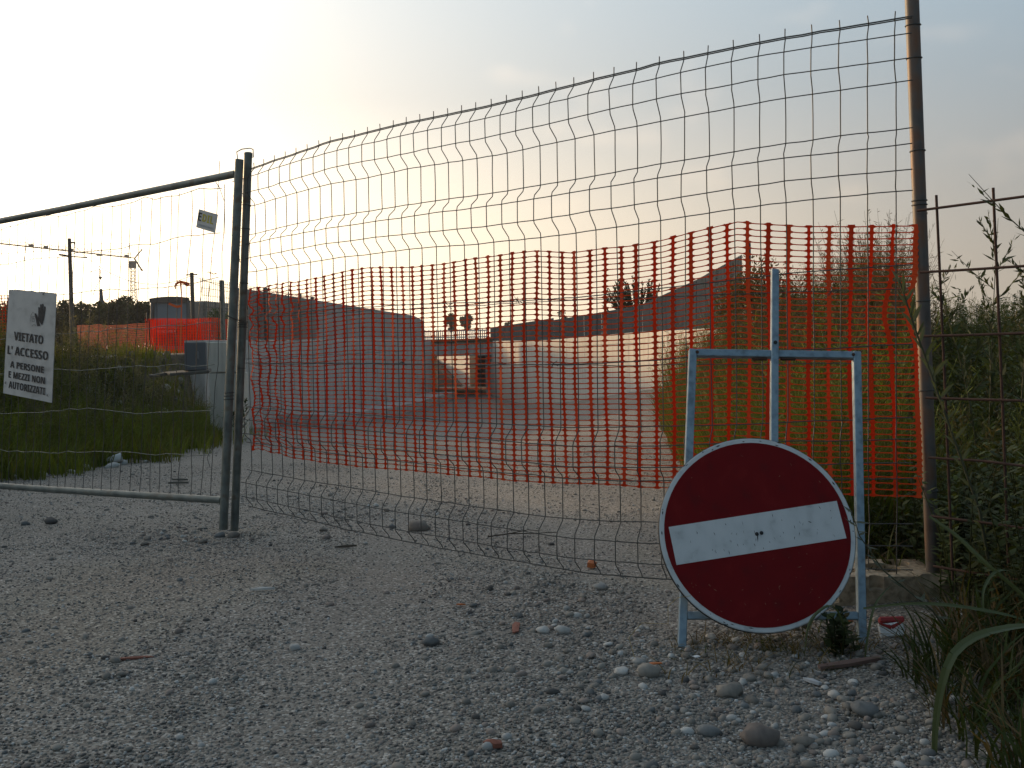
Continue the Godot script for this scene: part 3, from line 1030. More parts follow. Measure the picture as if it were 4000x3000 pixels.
func tree(label: String, at: Vector3, h: float, rad: float, sd: int, leaves: int, size: float, tone: Color, group: String, called := "tree", trunk := 0.35, category := "tree", flat := 0.85) -> Node3D:
	var r := RandomNumberGenerator.new()
	r.seed = sd
	var o := thing(called, label, category, at, group)
	var st := MB.new()
	var th := h * trunk
	var cy := (h + th) * 0.5
	st.tube(PackedVector3Array([Vector3(0, -0.1, 0), Vector3(0.02, th * 0.6, 0), Vector3(0, th, 0.02), Vector3(0, cy, 0)]), maxf(0.03, h * 0.022), 6, true, 0.02)
	part("trunk", st, M.bark, o)
	var lumps := []
	var ry := (h - th) * 0.5
	for i in 13:
		var u := Vector3(r.randfn(), r.randfn(), r.randfn()).normalized()
		var k := r.randf_range(0.35, 0.72)
		var q := Vector3(0, cy, 0) + u * Vector3(rad, ry, rad) * k
		lumps.append([q, rad * r.randf_range(0.34, 0.52), flat])
		if i < 6:
			var br := MB.new()
			br.tube(PackedVector3Array([Vector3(0, th * 0.9, 0), (Vector3(0, th, 0) + q) * 0.5 + Vector3.UP * 0.05, q]), maxf(0.012, h * 0.009), 4, false, 0.006)
			part("limb", br, M.bark, o)
	if called == "hedge_tree":
		for i in 9:
			lumps.append([Vector3(r.randf_range(-1.1, 1.1) * rad, r.randf_range(0.15, 1.3), r.randf_range(-0.5, 0.5)), 0.75, 0.8])
	var c := part("crown", crown_mesh(lumps, leaves, size, sd + 1, tone), M.foliage, o)
	c.set_meta("kind", "stuff")
	return o


func build_trees() -> void:
	var g := "trees of the hedge behind the site at the left"
	var dark := Color(0.065, 0.075, 0.028)
	var ht := [
		["hedge tree seen between the notice board and the utility pole", -37.6, 3.35, 1.9],
		["hedge tree left of the notice board, mostly behind the far net", -40.6, 3.2, 2.0],
		["hedge tree right behind the utility pole, lower than those right of it", -35.3, 3.4, 1.7],
		["bushy hedge tree next right of the utility pole", -33.6, 3.85, 1.6],
		["tallest hedge tree, below the short dark mast", -31.9, 4.25, 1.6],
		["hedge tree directly below the crane tower", -30.2, 4.0, 1.5],
		["hedge tree at the right end, touching the truck", -28.5, 4.1, 1.5],
	]
	for i in ht.size():
		var q: Array = ht[i]
		tree(q[0], Vector3(q[1], 0.8, -80.0 - 1.3 * (i % 3)), q[2] + 0.75, q[3] + 0.25, 300 + i, 8500, 0.15, dark, g, "hedge_tree", 0.08)
	tree("rounder left one of the two distant trees above the bridge railing", Vector3(-10.35, 1.4, -180), 4.9, 1.25, 321, 5200, 0.15, Color(0.05, 0.058, 0.03), "two round trees above the bridge", "distant_tree", 0.24)
	tree("right one of the two distant trees above the bridge railing", Vector3(-7.9, 1.4, -180), 5.0, 1.3, 322, 5200, 0.15, Color(0.05, 0.056, 0.028), "two round trees above the bridge", "distant_tree", 0.24)
	tree("small round bush peeping over the far end of the grey hoarding", Vector3(-0.75, 0.8, -150), 3.7, 0.95, 323, 1300, 0.12, Color(0.06, 0.062, 0.035), "", "distant_bush", 0.1, "bush")
	tree("dark round bush behind the step in the grey hoarding", Vector3(2.3, 0.8, -45), 1.6, 0.42, 324, 1300, 0.05, Color(0.04, 0.045, 0.025), "", "small_bush", 0.1, "bush")
	tree("low scrubby bush just left of the big dark shrub over the hoarding", Vector3(4.2, 0.8, -44), 1.15, 0.6, 328, 900, 0.05, Color(0.05, 0.052, 0.03), "", "small_bush", 0.1, "bush")
	for i in 5:
		tree("tall bush of the row on the left bank, outside the fence panel's far end", Vector3(-9.7 - 0.15 * (i % 2), 0.75, -(8.2 + 1.75 * i)), 2.7 + 0.25 * ((i * 3) % 4), 1.25, 340 + i, 3200, 0.11, Color(0.05, 0.062, 0.024), "bushes along the left bank", "bank_bush", 0.05, "bush")
	# big spiky shrub over the hoarding
	var o := thing("spiky_shrub", "big dark spiky shrub rising behind the grey hoarding right of centre", "shrub", Vector3(4.9, 0.8, -40))
	var st := MB.new()
	st.tube(PackedVector3Array([Vector3(0, 0, 0), Vector3(0.05, 0.8, 0), Vector3(0, 1.2, 0)]), 0.06, 6)
	part("trunk", st, M.bark, o)
	var r := RandomNumberGenerator.new()
	r.seed = 77
	for k in 74:
		var cx := r.randf_range(-1.25, 1.25)
		var top := 2.5 - 0.4 * cx * cx + r.randf_range(-0.45, 0.15) - (0.3 if absf(cx - 0.1) < 0.14 else 0.0)
		var a := Vector3(cx * 0.55, 0.75 + r.randf() * 0.5, r.randf_range(-0.5, 0.5))
		var e := Vector3(cx * 1.12, top, a.z * 1.3)
		var sp := MB.new()
		sp.use_col = true
		sp.col = Color(0.05, 0.045, 0.03)
		sp.tube(PackedVector3Array([a, (a + e) * 0.5 + Vector3(0, 0.06, 0), e]), 0.012, 4, false, 0.004)
		for i in 46:
			var t := r.randf()
			var s := a.lerp(e, t)
			var d := ((e - a).normalized() + Vector3(r.randf_range(-1, 1), r.randf_range(-0.7, 0.7), r.randf_range(-1, 1)) * 0.9).normalized()
			var l := r.randf_range(0.06, 0.15)
			var q := r.randf_range(0.6, 1.3)
			sp.col = Color(0.032 * q, 0.045 * q, 0.016 * q)
			sp.leaf(PackedVector3Array([s, s + d * l * 0.5, s + d * l]), PackedFloat32Array([0.008, 0.02, 0.0]), d.cross(Vector3(0.2, 0.3, 0.9)))
		part("spray", sp, M.foliage, o).set_meta("kind", "stuff")
	tree("rounded brownish bush at the end of the grey hoarding behind the net", Vector3(3.35, 0.75, -13.2), 1.15, 0.85, 325, 11000, 0.024, Color(0.12, 0.092, 0.045), "", "brown_bush", 0.1, "bush")
	tree("green bush behind the net right of the sign's mast", Vector3(2.9, 0.5, -9.0), 0.85, 0.65, 326, 9000, 0.02, Color(0.1, 0.115, 0.035), "", "green_bush", 0.1, "bush")
	tree("wide dark bush behind the wall-top grating, right of the truck", Vector3(-12.2, 0.8, -46), 1.7, 1.9, 331, 5000, 0.08, Color(0.05, 0.062, 0.03), "", "low_bush", 0.05, "bush")
	tree("dark bush behind the short pole and the truck's load box", Vector3(-15.6, 0.8, -52), 1.5, 1.6, 332, 4000, 0.08, Color(0.05, 0.06, 0.03), "", "low_bush", 0.05, "bush")
	tree("small bright green bush behind the wall-top grating, half hidden by the posts", Vector3(-8.0, 0.8, -29), 1.25, 0.7, 327, 1500, 0.05, Color(0.05, 0.09, 0.03), "", "small_bush", 0.1, "bush")


# ------------------------------------------------------------------ walls and bridge
func along(pts: Array, s: float) -> Array:
	# point and direction at length s on a plan polyline of [x, d, ...rest]
	var i := 0
	while i < pts.size() - 2:
		var l := Vector2(pts[i + 1][0] - pts[i][0], pts[i + 1][1] - pts[i][1]).length()
		if s <= l:
			break
		s -= l
		i += 1
	var a: Array = pts[i]
	var b: Array = pts[i + 1]
	var l2 := Vector2(b[0] - a[0], b[1] - a[1]).length()
	var t := clampf(s / l2, 0.0, 1.0)
	var out := []
	for k in a.size():
		out.append(lerpf(a[k], b[k], t))
	out.append(Vector2(b[0] - a[0], b[1] - a[1]) / l2)
	return out


func plan_length(pts: Array) -> float:
	var l := 0.0
	for i in pts.size() - 1:
		l += Vector2(pts[i + 1][0] - pts[i][0], pts[i + 1][1] - pts[i][1]).length()
	return l


# an upright slab between two plan points with sloping top and bottom, chamfered joints
func slab(a: Vector2, b: Vector2, lo0: float, hi0: float, lo1: float, hi1: float, back: Vector2, thick: float, gap := 0.012) -> MB:
	var mb := MB.new()
	var u := (b - a).normalized()
	var a2 := a + u * gap * 0.5
	var b2 := b - u * gap * 0.5
	var n3 := -Vector3(back.x, 0, -back.y)
	var f := func(q: Vector2, y: float, k: float) -> Vector3: return Vector3(q.x + back.x * k, y, -(q.y + back.y * k))
	var c := 0.018
	var uf := u * c
	quadf(mb, f.call(a2 + uf, lo0, 0), f.call(b2 - uf, lo1, 0), f.call(b2 - uf, hi1 - c, 0), f.call(a2 + uf, hi0 - c, 0), n3)
	var top := Vector3.UP
	quadf(mb, f.call(a2 + uf, hi0 - c, 0), f.call(b2 - uf, hi1 - c, 0), f.call(b2, hi1, c), f.call(a2, hi0, c), n3 + top)
	quadf(mb, f.call(a2, hi0, c), f.call(b2, hi1, c), f.call(b2, hi1, thick), f.call(a2, hi0, thick), top)
	quadf(mb, f.call(a2, lo0, thick), f.call(b2, lo1, thick), f.call(b2, hi1, thick), f.call(a2, hi0, thick), -n3)
	var ua := Vector3(-u.x, 0, u.y)
	quadf(mb, f.call(a2 + uf, lo0, 0), f.call(a2 + uf, hi0 - c, 0), f.call(a2, hi0, c), f.call(a2, lo0, c), n3 + ua)
	quadf(mb, f.call(b2 - uf, lo1, 0), f.call(b2 - uf, hi1 - c, 0), f.call(b2, hi1, c), f.call(b2, lo1, c), n3 - ua)
	quadf(mb, f.call(a2, lo0, c), f.call(a2, hi0, c), f.call(a2, hi0, thick), f.call(a2, lo0, thick), ua)
	quadf(mb, f.call(b2, lo1, c), f.call(b2, hi1, c), f.call(b2, hi1, thick), f.call(b2, lo1, thick), -ua)
	quadf(mb, f.call(a2, lo0, 0), f.call(b2, lo1, 0), f.call(b2, lo1, thick), f.call(a2, lo0, thick), Vector3.DOWN)
	return mb


func quadf(mb: MB, a: Vector3, b: Vector3, c: Vector3, d: Vector3, o: Vector3) -> void:
	mb.quad(a, b, c, d, o)


func ribbed(a: Vector2, b: Vector2, lo0: float, hi0: float, lo1: float, hi1: float, back: Vector2, rib := 0.11, deep := 0.02) -> MB:
	# profiled metal sheet
	var mb := MB.new()
	var l := (b - a).length()
	var n_r := int(l / rib)
	var prev := Vector2()
	var pt := 0.0
	for i in n_r * 4 + 1:
		var t := float(i) / (n_r * 4)
		var k := deep if (i % 4) in [2, 3] else 0.0
		var q := a.lerp(b, t) + back * k
		if i > 0:
			var o := -Vector3(back.x, 0, -back.y)
			mb.quad(Vector3(prev.x, lerpf(lo0, lo1, pt), -prev.y), Vector3(q.x, lerpf(lo0, lo1, t), -q.y), Vector3(q.x, lerpf(hi0, hi1, t), -q.y), Vector3(prev.x, lerpf(hi0, hi1, pt), -prev.y), o)
		prev = q
		pt = t
	return mb


const LEFT_WALL := [[-6.72, 22.7], [-3.55, 46.0]]
const RIGHT_WALL := [[3.55, 16.0, 1.14, 2.3], [3.52, 20.0, 1.13, 2.13], [3.19, 26.0, 1.14, 1.87], [2.2, 31.0, 1.06, 1.78], [1.19, 36.0, 0.98, 1.71], [0.1, 42.0, 0.99, 1.66], [-0.99, 48.0, 1.0, 1.62]]


func build_walls() -> void:
	# left retaining wall: lift of panels, darker boarded parapet on top, footing at its base
	var o := thing("left_retaining_wall", "long grey concrete retaining wall on the left of the ramp, in shade", "wall")
	var lw := plan_length(LEFT_WALL)
	var u := Vector2(LEFT_WALL[1][0] - LEFT_WALL[0][0], LEFT_WALL[1][1] - LEFT_WALL[0][1]).normalized()
	var back := Vector2(-u.y, u.x)
	var p0 := Vector2(LEFT_WALL[0][0], LEFT_WALL[0][1])
	var n_p := 10
	for i in n_p:
		var a := p0 + u * lw * i / n_p
		var b := p0 + u * lw * (i + 1) / n_p
		var ya := ground_y(a.x + 0.3, a.y) - 0.4
		var yb := ground_y(b.x + 0.3, b.y) - 0.4
		part("wall_panel", slab(a, b, ya, 0.635, yb, 0.645, back, 0.5), M.concrete, o)
		part("upper_lift", slab(a + back * 0.012, b + back * 0.012, 0.65, 1.1, 0.66, 1.1, back, 0.46), M.concrete, o)
	var n_s := 11
	var len0 := 2.2
	for i in n_s:
		var a := p0 + u * (len0 + (lw - 0.9 - len0) * i / n_s) + back * 0.1
		var b := p0 + u * (len0 + (lw - 0.9 - len0) * (i + 1) / n_s) + back * 0.1
		var ha := lerpf(2.36, 2.08, float(i) / n_s)
		var hb := lerpf(2.36, 2.08, float(i + 1) / n_s)
		if i == n_s - 1:
			hb -= 0.16
		part("parapet_panel", slab(a, b, 1.104, ha, 1.104, hb, back, 0.12, 0.008), M.sheet_brown, o)
	for i in 5:
		var a := p0 + u * (4.5 + (lw - 5.0) * i / 5) - back * 1.1
		var b := p0 + u * (4.5 + (lw - 5.0) * (i + 1) / 5) - back * 1.1
		var ya := ground_y(a.x, a.y)
		var yb := ground_y(b.x, b.y)
		part("footing", slab(a, b, ya - 0.3, ya + 0.3, yb - 0.3, yb + 0.3, back, 1.09, 0.02), M.concrete, o)
	# grating along the near end of the wall top
	o = thing("wall_grating", "tall grey bar grating standing on the near end of the left wall", "fence")
	var g0 := p0 - u * 0.05 - back * 0.03
	var seg := 8.0
	var bars := 82
	for i in bars:
		var q := g0 + u * seg * i / bars + back * 0.06
		var top := 2.47 - 0.1 * i / bars
		var mb := MB.new()
		mb.beam(Vector3(q.x, 1.12, -q.y), Vector3(q.x, top, -q.y), 0.014, 0.006, Vector3(back.x, 0, -back.y), 0.0)
		part("bar", mb, M.galv, o)
	for i in 9:
		var mb := MB.new()
		var y := 1.16 + 0.155 * i
		var e := g0 + u * seg
		mb.beam(Vector3(g0.x + back.x * 0.06, y, -(g0.y + back.y * 0.06)), Vector3(e.x + back.x * 0.06, y - 0.08, -(e.y + back.y * 0.06)), 0.008, 0.008, Vector3.UP, 0.0)
		part("cross_bar", mb, M.galv, o)
	for s in [0.95, 3.6, 6.2]:
		var q = g0 + u * s - back * 0.02
		var mb := MB.new()
		mb.beam(Vector3(q.x, 1.105, -q.y), Vector3(q.x, 2.47 - 0.012 * s, -q.y), 0.12, 0.07, Vector3(back.x, 0, -back.y), 0.006)
		part("post", mb, M.galv, o)
	# right wall: concrete below, grey hoarding above
	o = thing("right_retaining_wall", "pale concrete retaining wall curving along the right of the ramp, sunlit at the top", "wall")
	var lr := plan_length(RIGHT_WALL)
	n_p = 15
	for i in n_p:
		var qa := along(RIGHT_WALL, lr * i / n_p)
		var qb := along(RIGHT_WALL, lr * (i + 1) / n_p)
		var a := Vector2(qa[0], qa[1])
		var b := Vector2(qb[0], qb[1])
		var uu := (b - a).normalized()
		var bk := Vector2(uu.y, -uu.x)
		var ya := ground_y(a.x - 0.3, a.y) - 0.5
		var yb := ground_y(b.x - 0.3, b.y) - 0.5
		part("wall_panel", slab(a, b, ya, qa[2] - 0.28, yb, qb[2] - 0.28, bk, 0.5, 0.01), M.concrete_pale, o)
		part("upper_lift", slab(a + bk * 0.01, b + bk * 0.01, qa[2] - 0.268, qa[2], qb[2] - 0.268, qb[2], bk, 0.46, 0.008), M.concrete_pale, o)
	o = thing("grey_hoarding", "dark grey ribbed sheet hoarding on top of the right-hand wall, rising towards the viewer", "fence")
	var n_h := 34
	for i in n_h:
		var qa := along(RIGHT_WALL, lr * i / n_h)
		var qb := along(RIGHT_WALL, lr * (i + 1) / n_h)
		var a := Vector2(qa[0], qa[1])
		var b := Vector2(qb[0], qb[1])
		var uu := (b - a).normalized()
		var bk := Vector2(uu.y, -uu.x)
		var off := bk * (0.02 + 0.006 * (i % 2))
		var gap := 0.004 if i < 20 else 0.09
		var up := -0.07 if i < 20 else 0.0
		part("hoarding_sheet", ribbed(a + off, b + off, qa[2] + up, qa[3] + up, qb[2] + up + 0.0 * gap, qb[3] + up, bk), M.sheet, o)
	for i in 12:
		var qa := along(RIGHT_WALL, lr * i / 11.0)
		var mb := MB.new()
		mb.beam(Vector3(qa[0] + 0.12, qa[2] + 0.004, -qa[1]), Vector3(qa[0] + 0.12, qa[3] + (0.1 if i == 0 else -0.1), -qa[1]), 0.07, 0.07, Vector3.RIGHT, 0.005)
		part("post", mb, M.sheet, o)
	# the bridge over the end of the ramp
	o = thing("bridge", "low concrete road bridge with picket railing closing the end of the ramp", "bridge")
	var mb := MB.new()
	mb.box(Transform3D(Basis(), Vector3(-2.4, 0.66, -52)), Vector3(5.6, 0.64, 9.0), 0.03)
	part("deck", mb, M.concrete, o)
	mb = MB.new()
	mb.box(Transform3D(Basis(), Vector3(-2.4, 1.05, -47.6)), Vector3(5.6, 0.14, 0.6), 0.02)
	part("kerb_beam", mb, M.straw_bank, o)
	mb = MB.new()
	mb.box(Transform3D(Basis(), Vector3(-0.72, -0.78, -54.5)), Vector3(1.0, 2.24, 12.9), 0.02)
	part("abutment", mb, M.concrete, o)
	mb = MB.new()
	mb.box(Transform3D(Basis(), Vector3(-4.55, -0.78, -51.6)), Vector3(1.0, 2.24, 10.0), 0.02)
	part("abutment", mb, M.concrete, o)
	for k in 2:
		mb = MB.new()
		mb.beam(Vector3(-5.2, 1.2 + 0.3 * k, -47.7), Vector3(-1.0, 1.2 + 0.3 * k, -47.7), 0.03, 0.05)
		part("rail", mb, M.pale_grey, o)
	for i in 46:
		mb = MB.new()
		var x := -5.1 + 0.088 * i
		var tp := 1.5 + 0.04 * (i % 2)
		mb.box(Transform3D(Basis(), Vector3(x, 1.12 + (tp - 1.12) * 0.5, -47.665)), Vector3(0.042, tp - 1.12, 0.02), 0.003)
		mb.tri(Vector3(x - 0.021, tp, -47.655), Vector3(x + 0.021, tp, -47.655), Vector3(x, tp + 0.04, -47.655), Vector3.BACK)
		part("picket", mb, M.pale_grey, o)
	o = thing("far_wall", "sunlit pale concrete wall seen through the underpass beyond the bridge", "wall")
	for i in 4:
		var fa := Vector2(-2.34, 57.6).lerp(Vector2(-6.6, 79.0), i / 4.0)
		var fb := Vector2(-2.34, 57.6).lerp(Vector2(-6.6, 79.0), (i + 1) / 4.0)
		part("wall_panel", slab(fa, fb, -2.0, 1.0, -2.0, 1.0, Vector2(0.98, 0.19), 0.4), M.concrete_pale, o)
	mb = MB.new()
	mb.quad(Vector3(-4.9, -0.2, -60.5), Vector3(-2.75, -1.5, -57.5), Vector3(-2.9, -1.5, -60.5), Vector3(-5.2, -0.15, -72.0), Vector3(0.3, 1, 0.4))
	mb.tri(Vector3(-4.9, -0.2, -60.5), Vector3(-2.75, -1.5, -57.5), Vector3(-4.9, -1.6, -57.5), Vector3(0, 0.3, 1))
	tag(part("earth_heap", mb, M.wood, self), "dark sloping heap of earth against the far wall under the bridge", "earth heap")
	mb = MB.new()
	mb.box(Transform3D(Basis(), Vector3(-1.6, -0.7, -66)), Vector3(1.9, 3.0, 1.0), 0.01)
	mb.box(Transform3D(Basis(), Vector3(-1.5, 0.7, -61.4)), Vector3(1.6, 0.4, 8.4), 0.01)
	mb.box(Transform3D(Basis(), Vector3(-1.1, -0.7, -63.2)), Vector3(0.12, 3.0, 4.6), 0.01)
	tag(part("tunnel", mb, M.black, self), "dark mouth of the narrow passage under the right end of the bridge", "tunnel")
	# fence posts seen over the left wall
	for q in [["thicker short post standing above the left wall behind the net", -8.4, 44.0, 2.95, 0.13], ["thin short post right of the thicker one above the left wall", -8.0, 47.0, 2.85, 0.06]]:
		var t := thing("wall_post", q[0], "post", Vector3(q[1], 0.8, -q[2]))
		mb = MB.new()
		mb.tube(PackedVector3Array([Vector3.ZERO, Vector3(0, q[3] - 0.8, 0)]), q[4] * 0.5, 8)
		mb.lathe(Transform3D(Basis(), Vector3(0, q[3] - 0.8, 0)), [[q[4] * 0.62, -0.03], [q[4] * 0.62, 0.03], [0.0, 0.06]], 8)
		part("pole", mb, M.pole_far, t)
	# blocks where the wall begins
	o = thing("dark_concrete_block", "dark squared concrete block on the ledge left of the wall end", "concrete block", Vector3(-5.24, 0.8, -17.2))
	mb = MB.new()
	mb.box(Transform3D(Basis.from_euler(Vector3(0, 0.25, 0)), Vector3(0, 0.0, 0)), Vector3(0.34, 0.46, 0.5), 0.012)
	part("block", mb, M.block, o)
	mb = MB.new()
	mb.box(Transform3D(Basis.from_euler(Vector3(0, 0.25, 0)), Vector3(0.11, 0.02, 0.256)), Vector3(0.03, 0.12, 0.012), 0.004)
	part("lifting_slot", mb, M.concrete_dark, o)
	o = thing("broken_ledge", "broken concrete ledge under the dark block at the top of the rubble", "concrete slab", Vector3(-5.35, 0.545, -17.1))
	mb = MB.new()
	for q in [[0.16, 0.0, 0.42, 0.05, 0.5, 0.2], [-0.17, -0.015, 0.3, 0.045, 0.4, 0.5], [-0.4, -0.03, 0.2, 0.05, 0.3, -0.3], [-0.52, -0.05, 0.12, 0.04, 0.2, 0.8]]:
		mb.box(Transform3D(Basis.from_euler(Vector3(0.05, q[5], 0.06)), Vector3(q[0], q[1], 0.1 * q[5])), Vector3(q[2], q[3], q[4]), 0.01)
	part("slab", mb, M.twig, o)
	o = thing("wall_end_pillar", "pale blunt concrete pillar at the near end of the left wall", "pillar", Vector3(-5.42, 0, -19.2))
	mb = MB.new()
	mb.box(Transform3D(Basis(), Vector3(0.1, 0.76, 0)), Vector3(0.62, 0.56, 0.6), 0.015)
	part("upper_block", mb, M.concrete_pale, o)
	mb = MB.new()
	mb.box(Transform3D(Basis(), Vector3(0.16, -0.26, -0.02)), Vector3(0.56, 1.46, 0.6), 0.015)
	part("lower_block", mb, M.concrete_pale, o)


func build_rubble() -> void:
	var shapes := []
	for i in 4:
		shapes.append(pebble_mesh(500 + i, 0.6, 0.3))
	var ms := [stone_mat(0), stone_mat(1), stone_mat(4), stone_mat(2)]
	for i in 110:
		var d := 15.5 + 6.9 * rng.randf()
		var xl := curve1(LEFT_TOE, d)
		var x := xl - bank_w(d) * rng.randf_range(0.08, 0.95)
		var s := 0.07 + 0.2 * pow(rng.randf(), 2.0)
		var mk := rng.randi() % 4
		var tone: String = ["grey", "pale", "dark", "bluish"][mk]
		var st := part("rubble_stone", shapes[i % 4], ms[mk], self)
		st.transform = Transform3D(Basis.from_euler(Vector3(rng.randf() * 6, rng.randf() * 6, rng.randf() * 6)).scaled(Vector3.ONE * s), on_ground(x, d, s * 0.15))
		tag(st, tone + " rough stone in the rubble slope left of the pale wall-end pillar", "stone", tone + " stones of the rubble slope")
	var slabs := [[-8.3, 19.6, 1.5, 0.5, "long white slab lying on top of the bank at the foot of the orange net"]]
	for q in slabs:
		var o := thing("white_slab", q[4], "concrete slab", Vector3(q[0], 0.78, -q[1]))
		var mb := MB.new()
		mb.box(Transform3D(Basis.from_euler(Vector3(0.06, 0.12, 0.01)), Vector3.ZERO), Vector3(q[2], 0.055, q[3]), 0.01)
		part("slab", mb, M.white_slab, o)
	# pale stones along the foot of the bank
	for i in 9:
		var d := 9.4 + 0.45 * i + rng.randf_range(-0.1, 0.1)
		var s := rng.randf_range(0.08, 0.16)
		var st := part("bank_stone", shapes[i % 4], ms[1], self)
		st.transform = Transform3D(Basis.from_euler(Vector3(rng.randf(), rng.randf() * 6, rng.randf())).scaled(Vector3(s, s * 0.8, s)), on_ground(curve1(LEFT_TOE, d) + 0.28 + rng.randf_range(-0.1, 0.12), d, s * 0.1))
		tag(st, "pale stone at the foot of the grass bank below the notice board", "stone", "pale stones at the foot of the grass bank")


# ------------------------------------------------------------------ fences
func wavy(a: Vector3, b: Vector3, n: int, amp: float) -> PackedVector3Array:
	var p := PackedVector3Array()
	var k := Vector3()
	for i in n + 1:
		k = k * 0.5 + Vector3(rng.randfn(), rng.randfn(), rng.randfn()) * amp * 0.6
		if i == 0 or i == n:
			k *= 0.3
		p.append(a.lerp(b, float(i) / n) + k)
	return p


